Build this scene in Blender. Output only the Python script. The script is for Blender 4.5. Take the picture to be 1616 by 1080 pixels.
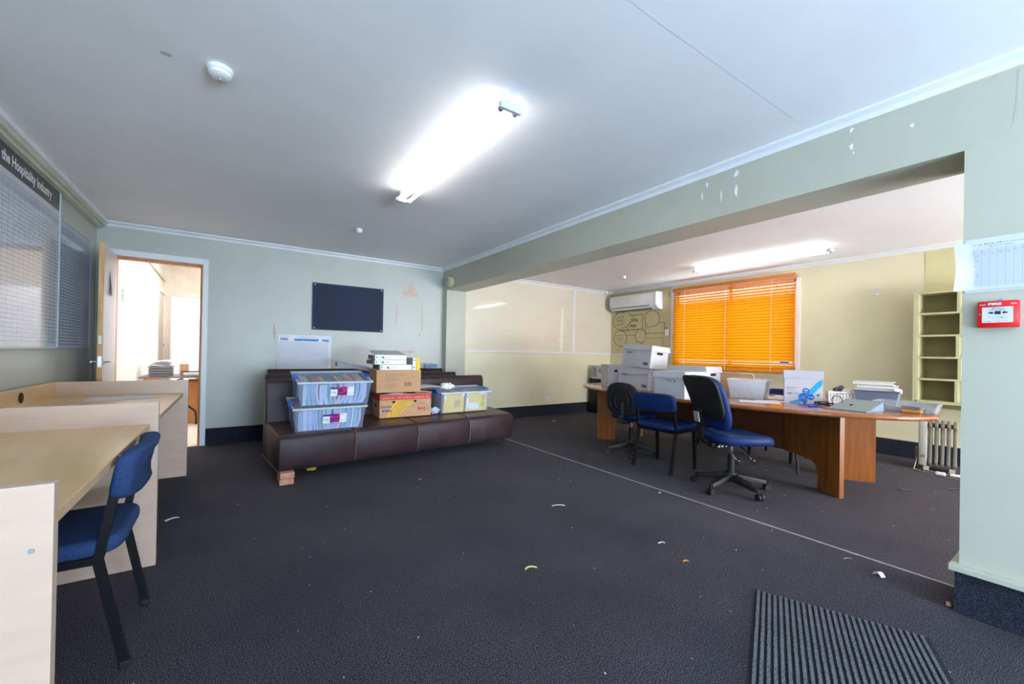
import bpy, bmesh, math, random
from mathutils import Vector, Matrix
random.seed(7)
PI = math.pi
for o in list(bpy.data.objects): bpy.data.objects.remove(o)
scene = bpy.context.scene
COL = scene.collection

# ------------------------------------------------------------------ camera
CAM = dict(x=1.1485, y=0.0, z=1.1153, yaw=0.59815, pitch=0.004675, roll=0.018474, f=651.345, cy=14.81)
def make_camera():
    c = bpy.data.cameras.new('camera'); o = bpy.data.objects.new('camera', c); COL.objects.link(o)
    yw, p, r = CAM['yaw'], CAM['pitch'], CAM['roll']
    fw = Vector((math.sin(yw)*math.cos(p), math.cos(yw)*math.cos(p), math.sin(p)))
    rt = Vector((math.cos(yw), -math.sin(yw), 0)); up = rt.cross(fw)
    r2 = rt*math.cos(r) + up*math.sin(r); u2 = -rt*math.sin(r) + up*math.cos(r)
    M = Matrix((r2, u2, -fw)).transposed().to_4x4(); M.translation = (CAM['x'], CAM['y'], CAM['z'])
    o.matrix_world = M
    c.sensor_fit = 'HORIZONTAL'; c.sensor_width = 36; c.lens = CAM['f']/1616*36
    c.shift_y = CAM['cy']/1616; c.clip_start = .02; c.clip_end = 100
    scene.camera = o
make_camera()

# ------------------------------------------------------------------ light, sky, exposure
w = bpy.data.worlds.new('sky'); scene.world = w; w.use_nodes = True
bg = w.node_tree.nodes['Background']; bg.inputs[0].default_value = (.72, .85, 1, 1); bg.inputs[1].default_value = 1.6
def area(name, loc, rot, sx, sy, power, col):
    l = bpy.data.lights.new(name, 'AREA'); l.shape = 'RECTANGLE'; l.size = sx; l.size_y = sy; l.energy = power; l.color = col
    o = bpy.data.objects.new(name, l); COL.objects.link(o); o.location = loc; o.rotation_euler = rot
    return o
area('daylight_front_window', (2.55, -4.0, 1.3), (PI/2, 0, 0), 2.0, 2.2, 44, (.58, .78, 1))
area('up_fill_front', (2.55, -4.15, .75), (PI/2+math.radians(54), 0, 0), 2.0, 1.3, 235, (.58, .77, 1))  # added lamp aimed up through the front window to brighten the ceiling
area('left_fill', (-.35, -1.9, 1.5), (0, -PI/2, 0), 1.4, 2.4, 17, (.58, .78, 1))  # lamp added outside the unseen left window to raise the ambient light
area('up_fill_left', (-.5, -1.9, .95), (0, -(PI/2+math.radians(48)), 0), 1.2, 2.4, 72, (.60, .78, 1))  # added upward lamp brightening the ceiling from the left; no known source
area('daylight_side_window', (5.9, -4.0, 1.3), (PI/2, 0, 0), 2.6, 2.2, 45, (.80, .87, 1))
area('up_fill_side', (5.9, -4.15, .75), (PI/2+math.radians(52), 0, 0), 2.6, 1.3, 300, (.90, .90, 1))  # added upward lamp that lifts the meeting area; no known source
area('daylight_blind_window', (7.95, 3.43, 1.65), (0, PI/2, 0), 1.5, 2.0, 10, (1, .95, .86))
area('hall_fill', (1.1, 7.6, 2.88), (0, 0, 0), 1.6, 2.4, 44, (1, .965, .95))  # lamp added below the hall ceiling to brighten the hall; source unseen
TUBE_STRENGTH = 5.8
vs = scene.view_settings
vs.view_transform = 'Standard'; vs.look = 'None'; vs.exposure = 1.07; vs.gamma = 1; vs.use_curve_mapping = False

# ------------------------------------------------------------------ materials
def lin(c):
    return tuple(((x/255)/12.92 if x/255 <= .04045 else ((x/255+.055)/1.055)**2.4) for x in c[:3])
def newmat(name):
    m = bpy.data.materials.new(name); m.use_nodes = True
    return m, m.node_tree.nodes, m.node_tree.links, m.node_tree.nodes['Principled BSDF']
def coords(N, L, scale=(1, 1, 1)):
    tc = N.new('ShaderNodeTexCoord'); mp = N.new('ShaderNodeMapping'); mp.inputs['Scale'].default_value = scale
    L.new(tc.outputs['Object'], mp.inputs['Vector']); return mp.outputs['Vector']
MATS = {}
def mat(name, col, rough=.6, metal=0, var=.06, vs=(6, 6, 6), bump=0, bs=(150, 150, 150), coat=0, spec=.5, col2=None, detail=4, bdist=.002, vcut=None, emit=None):
    if name in MATS: return MATS[name]
    m, N, L, P = newmat(name)
    a = lin(col)
    if col2: b = lin(col2)
    else: b = tuple(min(1, x*(1+var*1.6)) for x in a); a = tuple(x*(1-var) for x in a)
    n = N.new('ShaderNodeTexNoise'); n.inputs['Scale'].default_value = 1; n.inputs['Detail'].default_value = detail
    L.new(coords(N, L, vs), n.inputs['Vector'])
    rmp = N.new('ShaderNodeValToRGB'); e = rmp.color_ramp.elements
    lo, hi = vcut or (.35, .65)
    e[0].position = lo; e[1].position = hi; e[0].color = (*a, 1); e[1].color = (*b, 1)
    L.new(n.outputs['Fac'], rmp.inputs['Fac']); L.new(rmp.outputs['Color'], P.inputs['Base Color'])
    P.inputs['Roughness'].default_value = rough; P.inputs['Metallic'].default_value = metal
    P.inputs['Coat Weight'].default_value = coat; P.inputs['Coat Roughness'].default_value = .08
    P.inputs['Specular IOR Level'].default_value = spec
    if bump:
        n2 = N.new('ShaderNodeTexNoise'); n2.inputs['Scale'].default_value = 1; n2.inputs['Detail'].default_value = 3
        L.new(coords(N, L, bs), n2.inputs['Vector'])
        bp = N.new('ShaderNodeBump'); bp.inputs['Strength'].default_value = bump; bp.inputs['Distance'].default_value = bdist
        L.new(n2.outputs['Fac'], bp.inputs['Height']); L.new(bp.outputs['Normal'], P.inputs['Normal'])
    if emit:
        P.inputs['Emission Color'].default_value = (*emit[:3], 1); P.inputs['Emission Strength'].default_value = emit[3]
    MATS[name] = m; return m
def clear_mat(name, col, fac, rough=.15):
    if name in MATS: return MATS[name]
    m, N, L, P = newmat(name); out = N['Material Output']
    n = N.new('ShaderNodeTexNoise'); n.inputs['Scale'].default_value = 9; 
    mr = N.new('ShaderNodeMapRange'); mr.inputs['To Min'].default_value = fac*.8; mr.inputs['To Max'].default_value = fac*1.2
    L.new(n.outputs['Fac'], mr.inputs['Value'])
    t = N.new('ShaderNodeBsdfTransparent'); mx = N.new('ShaderNodeMixShader')
    P.inputs['Base Color'].default_value = (*lin(col), 1); P.inputs['Roughness'].default_value = rough
    L.new(mr.outputs['Result'], mx.inputs[0]); L.new(t.outputs[0], mx.inputs[1]); L.new(P.outputs[0], mx.inputs[2]); L.new(mx.outputs[0], out.inputs['Surface'])
    MATS[name] = m; return m
def blind_mat(name, col, tcol, fac):
    m, N, L, P = newmat(name); out = N['Material Output']
    n = N.new('ShaderNodeTexNoise'); n.inputs['Scale'].default_value = 1; n.inputs['Detail'].default_value = 4
    L.new(coords(N, L, (60, 4, 200)), n.inputs['Vector'])
    rmp = N.new('ShaderNodeValToRGB'); e = rmp.color_ramp.elements; c = lin(col)
    e[0].color = (*[x*.75 for x in c], 1); e[1].color = (*[min(1, x*1.2) for x in c], 1)
    L.new(n.outputs['Fac'], rmp.inputs['Fac']); L.new(rmp.outputs['Color'], P.inputs['Base Color']); P.inputs['Roughness'].default_value = .35
    t = N.new('ShaderNodeBsdfTranslucent'); t.inputs['Color'].default_value = (*lin(tcol), 1)
    mx = N.new('ShaderNodeMixShader'); mx.inputs[0].default_value = fac
    L.new(P.outputs[0], mx.inputs[1]); L.new(t.outputs[0], mx.inputs[2]); L.new(mx.outputs[0], out.inputs['Surface'])
    MATS[name] = m; return m
def grid_mat(name, base, line, au, pu, ou, wu, av, pv, ov, wv, rough=.2, coat=0):
    """printed ruling: lines every pu along axis au and every pv along axis av"""
    m, N, L, P = newmat(name)
    tc = N.new('ShaderNodeTexCoord'); sp = N.new('ShaderNodeSeparateXYZ'); L.new(tc.outputs['Object'], sp.inputs[0])
    def lines(ax, p, o, wd):
        s = N.new('ShaderNodeMath'); s.operation = 'SUBTRACT'; L.new(sp.outputs[ax], s.inputs[0]); s.inputs[1].default_value = o
        d = N.new('ShaderNodeMath'); d.operation = 'DIVIDE'; L.new(s.outputs[0], d.inputs[0]); d.inputs[1].default_value = p
        f = N.new('ShaderNodeMath'); f.operation = 'FRACT'; L.new(d.outputs[0], f.inputs[0])
        l = N.new('ShaderNodeMath'); l.operation = 'LESS_THAN'; L.new(f.outputs[0], l.inputs[0]); l.inputs[1].default_value = wd/p
        return l.outputs[0]
    mx = N.new('ShaderNodeMath'); mx.operation = 'MAXIMUM'
    L.new(lines(au, pu, ou, wu), mx.inputs[0]); L.new(lines(av, pv, ov, wv), mx.inputs[1])
    mix = N.new('ShaderNodeMix'); mix.data_type = 'RGBA'
    mix.inputs[6].default_value = (*lin(base), 1); mix.inputs[7].default_value = (*lin(line), 1)
    L.new(mx.outputs[0], mix.inputs[0]); L.new(mix.outputs[2], P.inputs['Base Color'])
    P.inputs['Roughness'].default_value = rough; P.inputs['Coat Weight'].default_value = coat; P.inputs['Coat Roughness'].default_value = .03
    MATS[name] = m; return m
def emit_mat(name, col, s):
    m, N, L, P = newmat(name)
    P.inputs['Base Color'].default_value = (.9, .9, .9, 1); P.inputs['Emission Color'].default_value = (*col, 1); P.inputs['Emission Strength'].default_value = s
    MATS[name] = m; return m
def carpet_mat(name, c1, c2, c3, stain=.35):
    m, N, L, P = newmat(name)
    v1 = coords(N, L, (260, 260, 260)); n1 = N.new('ShaderNodeTexNoise'); n1.inputs['Scale'].default_value = 1; n1.inputs['Detail'].default_value = 2; L.new(v1, n1.inputs['Vector'])
    r = N.new('ShaderNodeValToRGB'); e = r.color_ramp.elements; e[0].position = .40; e[1].position = .62
    e[0].color = (*lin(c1), 1); e[1].color = (*lin(c3), 1); k = e.new(.5); k.color = (*lin(c2), 1)
    L.new(n1.outputs['Fac'], r.inputs['Fac'])
    n2 = N.new('ShaderNodeTexNoise'); n2.inputs['Scale'].default_value = 1; n2.inputs['Detail'].default_value = 6; L.new(coords(N, L, (1.7, 1.7, 1.7)), n2.inputs['Vector'])
    r2 = N.new('ShaderNodeValToRGB'); e = r2.color_ramp.elements; e[0].position = .3; e[1].position = .7
    e[0].color = (1-stain, 1-stain, 1-stain, 1); e[1].color = (1.04, .97, .92, 1)
    L.new(n2.outputs['Fac'], r2.inputs['Fac'])
    mix = N.new('ShaderNodeMix'); mix.data_type = 'RGBA'; mix.blend_type = 'MULTIPLY'; mix.inputs[0].default_value = 1
    L.new(r.outputs['Color'], mix.inputs[6]); L.new(r2.outputs['Color'], mix.inputs[7]); L.new(mix.outputs[2], P.inputs['Base Color'])
    P.inputs['Roughness'].default_value = .95; P.inputs['Specular IOR Level'].default_value = .25
    P.inputs['Sheen Weight'].default_value = .04; P.inputs['Sheen Roughness'].default_value = .5
    bp = N.new('ShaderNodeBump'); bp.inputs['Strength'].default_value = .35; bp.inputs['Distance'].default_value = .003
    L.new(n1.outputs['Fac'], bp.inputs['Height']); L.new(bp.outputs['Normal'], P.inputs['Normal'])
    MATS[name] = m; return m

M_ceil = mat('ceiling_paint', (246, 244, 244), .75, var=.015, vs=(2, 2, 2), bump=.08, bs=(60, 60, 60))
M_green = mat('sage_paint', (187, 190, 179), .38, var=.02, vs=(3, 3, 3), bump=.08, bs=(90, 90, 90))
M_cream = mat('cream_paint', (226, 219, 184), .4, var=.02, vs=(3, 3, 3), bump=.08, bs=(90, 90, 90))
M_sage2 = mat('sage_beam_paint', (184, 184, 167), .38, var=.02, vs=(3, 3, 3), bump=.08, bs=(90, 90, 90))
M_khaki = mat('khaki_wall', (212, 204, 156), .42, var=.03, bump=.05)
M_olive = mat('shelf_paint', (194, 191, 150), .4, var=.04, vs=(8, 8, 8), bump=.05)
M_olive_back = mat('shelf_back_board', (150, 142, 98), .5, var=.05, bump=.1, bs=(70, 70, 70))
M_white = mat('white_gloss_paint', (232, 233, 236), .35, var=.02)
M_hall = mat('hall_white_paint', (240, 238, 234), .5, var=.015, vs=(3, 3, 3))
M_carpet = carpet_mat('carpet', (8, 9, 24), (35, 35, 52), (112, 104, 110), .36)
M_carpet_wall = carpet_mat('carpet_skirting', (20, 22, 33), (35, 39, 53), (60, 63, 80), .2)
M_lino = mat('hall_lino', (222, 214, 200), .3, var=.05, vs=(4, 4, 4))
M_timber = mat('door_timber', (206, 160, 104), .5, var=.18, vs=(30, 30, 3), bump=.1, bs=(60, 60, 8))
M_jamb = mat('jamb_timber', (190, 132, 84), .45, var=.15, vs=(30, 30, 3))
M_doorface = mat('door_face_paint', (214, 212, 216), .35, var=.02)
M_maple = mat('maple_laminate_upright', (200, 170, 150), .38, var=.06, vs=(3, 25, 25), bump=.03, bs=(10, 120, 120), col2=(206, 178, 158))
M_mapletop = mat('maple_laminate_top', (216, 174, 116), .3, var=.05, vs=(25, 3, 25), coat=.2, col2=(222, 184, 130))
M_black = mat('black_plastic', (19, 19, 21), .58, var=.1)
M_blackm = mat('black_steel', (20, 20, 23), .35, var=.15, vs=(12, 12, 12), metal=.2)
M_chrome = mat('chrome', (200, 202, 206), .18, metal=1, var=.03)
M_grey = mat('grey_plastic', (150, 152, 152), .5, var=.05)
M_blue = mat('blue_fabric', (42, 62, 100), .9, var=.25, vs=(300, 300, 300), bump=.5, bs=(420, 420, 420), bdist=.001, spec=.2)
M_bluev = mat('blue_vinyl', (10, 40, 92), .55, var=.10, vs=(40, 40, 40), bump=.12, bs=(200, 200, 200), spec=.3)
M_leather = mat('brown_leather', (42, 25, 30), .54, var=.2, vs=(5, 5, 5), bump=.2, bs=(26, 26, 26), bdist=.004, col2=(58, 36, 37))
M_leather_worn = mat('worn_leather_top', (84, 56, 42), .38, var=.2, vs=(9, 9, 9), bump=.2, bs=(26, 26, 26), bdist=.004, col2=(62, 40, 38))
M_seam = mat('frayed_seam', (150, 126, 110), .8, var=.25, vs=(60, 60, 60))
M_tablewood = mat('table_veneer', (142, 80, 44), .22, var=.18, vs=(22, 2.2, 22), coat=.45, bump=.02, col2=(158, 94, 54))
M_tableleg = mat('table_leg_veneer', (148, 86, 26), .38, var=.2, vs=(26, 26, 2.2), coat=.12, col2=(124, 68, 18))
M_tabledark = mat('table_panel_veneer', (104, 56, 28), .35, var=.2, vs=(26, 2.5, 26), col2=(84, 44, 22))
M_card = mat('kraft_cardboard', (196, 150, 108), .8, var=.05, vs=(10, 10, 90), bump=.04)
M_cardw = mat('white_cardboard', (204, 202, 206), .65, var=.02, vs=(8, 8, 8))
M_paper = mat('paper', (236, 236, 238), .7, var=.015)
M_ink = mat('black_ink', (30, 30, 32), .6, var=.1)
M_inkgrey = mat('grey_ink', (122, 122, 130), .6, var=.1)
M_red = mat('red_plastic', (222, 20, 18), .3, var=.05)
M_whitep = mat('white_plastic', (236, 236, 234), .35, var=.02)
M_creamp = mat('aged_cream_plastic', (214, 204, 164), .45, var=.06, vs=(20, 20, 20))
M_clear = clear_mat('clear_plastic', (196, 216, 246), .16)
M_milky = clear_mat('milky_plastic', (232, 234, 240), .62, .3)
M_clip = mat('blue_clip_plastic', (28, 84, 205), .35, var=.06)
M_navy = mat('navy_felt', (44, 52, 72), .92, var=.12, vs=(200, 200, 200), bump=.3, bs=(300, 300, 300))
M_wboard = mat('whiteboard_enamel', (222, 213, 190), .06, var=.015, vs=(2, 2, 2), spec=.5, coat=.0)
M_drawboard = mat('tan_board', (204, 190, 144), .3, var=.03, vs=(3, 3, 3))
M_alu = mat('white_rail', (228, 228, 236), .3, var=.02)
M_plaster = mat('torn_paper_patch', (204, 182, 166), .85, var=.08, vs=(30, 30, 30))
M_chip = mat('chipped_paint_white', (236, 238, 236), .7, var=.04)
M_dark = mat('near_black', (14, 12, 10), .9, var=.1)  # near-black, also stands for shade inside flat holes and slots
M_tube = emit_mat('fluorescent_tube', (1, .985, .95), TUBE_STRENGTH)
M_brick = mat('red_brick', (188, 130, 104), .9, var=.18, vs=(40, 40, 40), bump=.5, bs=(120, 120, 120), col2=(206, 158, 130))
M_seamstrip = mat('carpet_joiner', (150, 146, 140), .5, var=.15, vs=(20, 20, 20))
M_heater = mat('heater_enamel', (118, 115, 102), .4, var=.08)
M_heaterw = mat('heater_cover', (176, 173, 160), .4, var=.05)
M_blind = blind_mat('blind_timber', (206, 128, 44), (255, 212, 60), .5)
M_blindrail = mat('blind_rail_timber', (196, 122, 52), .35, var=.12, vs=(30, 3, 60))
M_cord = mat('cord', (226, 214, 190), .8, var=.05)
M_yellow = mat('yellow_card', (240, 200, 40), .6, var=.04)
M_pastel = [mat('folder_card_%d' % i, c, .65, var=.04) for i, c in enumerate([(186, 206, 240), (170, 196, 236), (206, 216, 238), (190, 190, 226), (150, 192, 214), (214, 196, 214), (160, 184, 222)])]
M_bright = [mat('folder_tab_%d' % i, c, .65, var=.05) for i, c in enumerate([(226, 196, 120), (210, 130, 130), (120, 138, 150), (226, 206, 140), (170, 176, 186), (150, 170, 168), (216, 200, 170)])]
M_glass = clear_mat('window_glass', (230, 240, 245), .06, .05)
M_mat1 = carpet_mat('mat_rib', (52, 54, 62), (86, 90, 98), (126, 130, 138), .1)
M_mat2 = carpet_mat('mat_groove', (14, 15, 18), (24, 26, 32), (40, 42, 48), .1)
M_bindergrey = mat('binder_board', (120, 140, 148), .45, var=.05, vs=(20, 20, 20))
M_binspot = mat('bin_grey_plastic', (112, 126, 150), .4, var=.04)
M_pink = mat('pink_paper', (238, 70, 150), .6, var=.04)
M_greenink = mat('green_ink', (40, 130, 80), .6, var=.05)
M_teal = mat('teal_ink', (30, 150, 120), .6, var=.05)
M_orangeink = mat('orange_ink', (232, 150, 90), .6, var=.05)
M_blueink = mat('blue_print', (0, 120, 205), .5, var=.08)
M_cyanink = mat('cyan_print', (30, 165, 222), .5, var=.12, vs=(40, 6, 40))
M_purpleink = mat('purple_print', (70, 60, 130), .6, var=.06)
M_redprint = mat('red_print', (200, 58, 50), .6, var=.05)
M_banana = mat('banana_print', (226, 170, 20), .6, var=.08)
M_photo = mat('photo_print', (40, 40, 150), .3, vs=(60, 60, 60), col2=(230, 60, 90), vcut=(.45, .55))
M_whiteprint = mat('white_print', (236, 236, 236), .6, var=.02)
M_header = mat('header_print', (52, 50, 56), .25, var=.05)
M_fadedred = mat('faded_red_marker', (228, 176, 154), .5, var=.06)
M_fadedgrey = mat('faded_grey_marker', (192, 190, 166), .5, var=.06)
M_fadedblue = mat('faded_blue_marker', (176, 186, 178), .5, var=.06)
M_marker = mat('black_marker', (52, 46, 34), .5, var=.1)
M_markerblue = mat('blue_marker_ink', (70, 72, 96), .5, var=.1)

# ------------------------------------------------------------------ mesh building
def plane(o, u, v):
    o, u, v = Vector(o), Vector(u), Vector(v)
    return lambda a, b: o + u*a + v*b
class MB:
    def __init__(s): s.v = []; s.f = []
    def add(s, vs, fs, M=None):
        n = len(s.v)
        s.v += [tuple(M @ Vector(p)) if M else tuple(p) for p in vs]; s.f += [tuple(i+n for i in f) for f in fs]; return s
    def box(s, x0, x1, y0, y1, z0, z1, M=None):
        vs = [(x, y, z) for z in (z0, z1) for y in (y0, y1) for x in (x0, x1)]
        return s.add(vs, [(0, 2, 3, 1), (4, 5, 7, 6), (0, 1, 5, 4), (2, 6, 7, 3), (0, 4, 6, 2), (1, 3, 7, 5)], M)
    def cbox(s, c, d, rot=(0, 0, 0)):
        M = Matrix.Translation(c)
        for i, a in enumerate('XYZ'):
            pass
        M = M @ Matrix.Rotation(rot[2], 4, 'Z') @ Matrix.Rotation(rot[1], 4, 'Y') @ Matrix.Rotation(rot[0], 4, 'X')
        return s.box(-d[0]/2, d[0]/2, -d[1]/2, d[1]/2, -d[2]/2, d[2]/2, M)
    def prism(s, poly, ax, a, b, M=None):
        def P(p, t): return {'x': (t, p[0], p[1]), 'y': (p[0], t, p[1]), 'z': (p[0], p[1], t)}[ax]
        n = len(poly); vs = [P(p, a) for p in poly] + [P(p, b) for p in poly]
        fs = [tuple(range(n-1, -1, -1)), tuple(range(n, 2*n))] + [(i, (i+1) % n, n+(i+1) % n, n+i) for i in range(n)]
        return s.add(vs, fs, M)
    def taper(s, b, t, z0, z1, M=None):
        """box with bottom rect b=(x0,x1,y0,y1) and top rect t"""
        vs = [(x, y, z) for (x0, x1, y0, y1), z in ((b, z0), (t, z1)) for y in (y0, y1) for x in (x0, x1)]
        return s.add(vs, [(0, 2, 3, 1), (4, 5, 7, 6), (0, 1, 5, 4), (2, 6, 7, 3), (0, 4, 6, 2), (1, 3, 7, 5)], M)
    def tub(s, b, t, z0, z1, th=.004):
        """open tapered container with wall thickness"""
        ins = lambda r: (r[0]+th, r[1]-th, r[2]+th, r[3]-th)
        def ring(r, z): return [(r[0], r[2], z), (r[1], r[2], z), (r[1], r[3], z), (r[0], r[3], z)]
        vs = ring(b, z0)+ring(t, z1)+ring(ins(t), z1)+ring(ins(b), z0+th)
        fs = [(3, 2, 1, 0), (12, 13, 14, 15)]
        for k in range(3):
            for i in range(4):
                j = (i+1) % 4; fs.append((k*4+i, k*4+j, (k+1)*4+j, (k+1)*4+i))
        return s.add(vs, fs)
    def cyl(s, p0, p1, r, n=12, r1=None): return s.tube([p0, p1], r, n, r_end=r1)
    def tube(s, pts, r, n=8, r_end=None, rot=0, flat=None):
        pts = [Vector(p) for p in pts]; m = len(pts); rings = []
        t0 = (pts[1]-pts[0]).normalized(); ref = Vector((0, 0, 1)) if abs(t0.z) < .9 else Vector((1, 0, 0))
        nrm = t0.cross(ref).normalized()
        for i, p in enumerate(pts):
            if i == 0: t = t0; k = 1
            elif i == m-1: t = (pts[-1]-pts[-2]).normalized(); k = 1
            else:
                a = (pts[i]-pts[i-1]).normalized(); b = (pts[i+1]-pts[i]).normalized(); t = (a+b)
                t = t.normalized() if t.length > 1e-6 else b; k = 1/max(.5, math.sqrt((1+a.dot(b))/2))
            nrm = (nrm - t*nrm.dot(t)).normalized(); bn = t.cross(nrm)
            rr = r if r_end is None else r+(r_end-r)*i/(m-1)
            fl = flat or (1, 1)
            rings.append([tuple(p+(nrm*math.cos(rot+2*PI*j/n)*fl[0]+bn*math.sin(rot+2*PI*j/n)*fl[1])*rr*k) for j in range(n)])
        vs = [q for rg in rings for q in rg]
        fs = [tuple(range(n-1, -1, -1)), tuple(range((m-1)*n, m*n))]
        for i in range(m-1):
            for j in range(n):
                k = (j+1) % n; fs.append((i*n+j, i*n+k, (i+1)*n+k, (i+1)*n+j))
        return s.add(vs, fs)
    def sq(s, pts, r): return s.tube(pts, r*1.414, 4, rot=PI/4)
    def lathe(s, prof, n=24, M=None):
        vs = []; fs = []; m = len(prof)
        for r, z in prof:
            for j in range(n): vs.append((r*math.cos(2*PI*j/n), r*math.sin(2*PI*j/n), z))
        for i in range(m-1):
            for j in range(n):
                k = (j+1) % n; fs.append((i*n+j, i*n+k, (i+1)*n+k, (i+1)*n+j))
        fs += [tuple(range(n-1, -1, -1)), tuple(range((m-1)*n, m*n))]
        return s.add(vs, fs, M)
    def pad(s, outline, z0, z1, r, seg=4, M=None):
        """cushion: outline (convex, about its centre) with rolled edges of radius r"""
        n = len(outline); cx = sum(p[0] for p in outline)/n; cy = sum(p[1] for p in outline)/n
        h = z1-z0; r = min(r, h/2*.999); rings = []
        for k in range(seg+1):
            a = PI/2*k/seg; rings.append((r*(1-math.sin(a)), z0+r*(1-math.cos(a))))
        for k in range(seg+1):
            a = PI/2*k/seg; rings.append((r*(1-math.cos(a)), z1-r*(1-math.sin(a))))
        vs = []
        for ins, z in rings:
            for x, y in outline:
                dx, dy = x-cx, y-cy; l = math.hypot(dx, dy) or 1; f = max(0, (l-ins)/l); vs.append((cx+dx*f, cy+dy*f, z))
        m = len(rings); fs = [tuple(range(n-1, -1, -1)), tuple(range((m-1)*n, m*n))]
        for i in range(m-1):
            for j in range(n):
                k = (j+1) % n; fs.append((i*n+j, i*n+k, (i+1)*n+k, (i+1)*n+j))
        return s.add(vs, fs, M)
    def sheet(s, fn, nu, nv, th=0.0006):
        """thin solid sheet over fn(u,v), thickness along the local normal"""
        P = [[Vector(fn(i/nu, j/nv)) for j in range(nv+1)] for i in range(nu+1)]
        top = []; bot = []
        for i in range(nu+1):
            for j in range(nv+1):
                a = P[min(i+1, nu)][j]-P[max(i-1, 0)][j]; b = P[i][min(j+1, nv)]-P[i][max(j-1, 0)]
                n = a.cross(b); n = n.normalized() if n.length else Vector((0, 0, 1))
                top.append(tuple(P[i][j]+n*th/2)); bot.append(tuple(P[i][j]-n*th/2))
        W = nv+1; o = len(top); fs = []
        for i in range(nu):
            for j in range(nv):
                q = (i*W+j, (i+1)*W+j, (i+1)*W+j+1, i*W+j+1); fs.append(q); fs.append(tuple(x+o for x in reversed(q)))
        for j in range(nv):
            fs.append((j, j+1, o+j+1, o+j)); k = nu*W; fs.append((k+j+1, k+j, o+k+j, o+k+j+1))
        for i in range(nu):
            fs.append(((i+1)*W, i*W, o+i*W, o+(i+1)*W)); fs.append((i*W+nv, (i+1)*W+nv, o+(i+1)*W+nv, o+i*W+nv))
        return s.add(top+bot, fs)
    # ---- flat print on a plane
    def rect(s, pf, u0, u1, v0, v1): return s.add([pf(u0, v0), pf(u1, v0), pf(u1, v1), pf(u0, v1)], [(0, 1, 2, 3)])
    def poly(s, pf, pts): return s.add([pf(*p) for p in pts], [tuple(range(len(pts)))])
    def disc(s, pf, u, v, r, n=24, rv=None): return s.poly(pf, [(u+r*math.cos(2*PI*i/n), v+(rv or r)*math.sin(2*PI*i/n)) for i in range(n)])
    def stroke(s, pf, pts, wd, close=False):
        pts = [Vector((p[0], p[1])) for p in pts]
        if close: pts = pts+[pts[0]]
        m = len(pts); L = []
        for i, p in enumerate(pts):
            a = pts[max(i-1, 0)]; b = pts[min(i+1, m-1)]
            if close and i in (0, m-1): a = pts[-2]; b = pts[1]
            t = (b-a); t = t.normalized() if t.length else Vector((1, 0)); nn = Vector((-t.y, t.x))*wd/2
            L += [pf(*(p+nn)), pf(*(p-nn))]
        return s.add(L, [(2*i, 2*i+1, 2*i+3, 2*i+2) for i in range(m-1)])
    def text(s, pf, txt, u, v, size, align='LEFT', bold=0, sx=1, flip=False):
        cu = bpy.data.curves.new('t', 'FONT'); cu.body = txt; cu.size = size; cu.align_x = align; cu.offset = bold; cu.resolution_u = 3
        ob = bpy.data.objects.new('t', cu); me = bpy.data.meshes.new_from_object(ob)
        k = -1 if flip else 1
        vs = [pf(u+p.co.x*sx*k, v+p.co.y*k) for p in me.vertices]; fs = [tuple(p.vertices) for p in me.polygons]
        bpy.data.objects.remove(ob); bpy.data.curves.remove(cu); bpy.data.meshes.remove(me)
        return s.add(vs, fs)
    def greek(s, pf, u, v, wd, h, rnd, fill=.75):
        """a line of print too small to read"""
        x = u
        while x < u+wd:
            k = rnd.randint(3, 7)
            for _ in range(k):
                if x > u+wd: break
                hh = h*rnd.choice((.65, .7, 1)); s.rect(pf, x, x+h*.18, v, v+hh)
                if rnd.random() < fill: s.rect(pf, x+h*.18, x+h*.5, v+rnd.choice((0, hh*.4, hh*.75)), v+rnd.choice((.2, .6, 1))*hh)
                x += h*.72
            x += h*.5
        return s
    def map(s, fn): s.v = [tuple(fn(Vector(p))) for p in s.v]; return s
def oval(a, b, n=32, e=2.5):
    r = []
    for i in range(n):
        t = 2*PI*i/n; c, q = math.cos(t), math.sin(t)
        r.append((a*math.copysign(abs(c)**(2/e), c), b*math.copysign(abs(q)**(2/e), q)))
    return r
def mesh_of(mb, name, m, bev=0, seg=2, smooth=None, solid=True):
    me = bpy.data.meshes.new(name); me.from_pydata(mb.v, [], mb.f)
    bm = bmesh.new(); bm.from_mesh(me)
    if solid: bmesh.ops.recalc_face_normals(bm, faces=bm.faces)
    if bev:
        es = [e for e in bm.edges if len(e.link_faces) == 2 and e.calc_face_angle(0) > .5]
        if es: bmesh.ops.bevel(bm, geom=es, offset=bev, segments=seg, profile=.5, affect='EDGES', clamp_overlap=True)
    bm.to_mesh(me); bm.free()
    me.materials.append(m)
    if smooth:
        me.polygons.foreach_set('use_smooth', [True]*len(me.polygons)); me.set_sharp_from_angle(angle=math.radians(smooth))
    return me
def obj(name, mb, m, parent=None, bev=0, seg=2, smooth=None, label=None, solid=True):
    o = bpy.data.objects.new(name, mesh_of(mb, name, m, bev, seg, smooth, solid)); COL.objects.link(o)
    if parent: o.parent = parent
    if label: o['label'] = label
    return o
def share(src, name, parent, loc=(0, 0, 0), rot=(0, 0, 0)):
    o = bpy.data.objects.new(name, src.data); COL.objects.link(o); o.parent = parent; o.location = loc; o.rotation_euler = rot; return o
def tag(o, label, cat=None, group=None, kind=None):
    o['label'] = label
    if cat: o['category'] = cat
    if group: o['group'] = group
    if kind: o['kind'] = kind
    return o
def thing(name, label, cat, loc=(0, 0, 0), rz=0, group=None, rot=None):
    o = bpy.data.objects.new(name, None); COL.objects.link(o); o.location = loc; o.rotation_euler = rot or (0, 0, rz); o.empty_display_size = .1
    return tag(o, label, cat, group)
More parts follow.
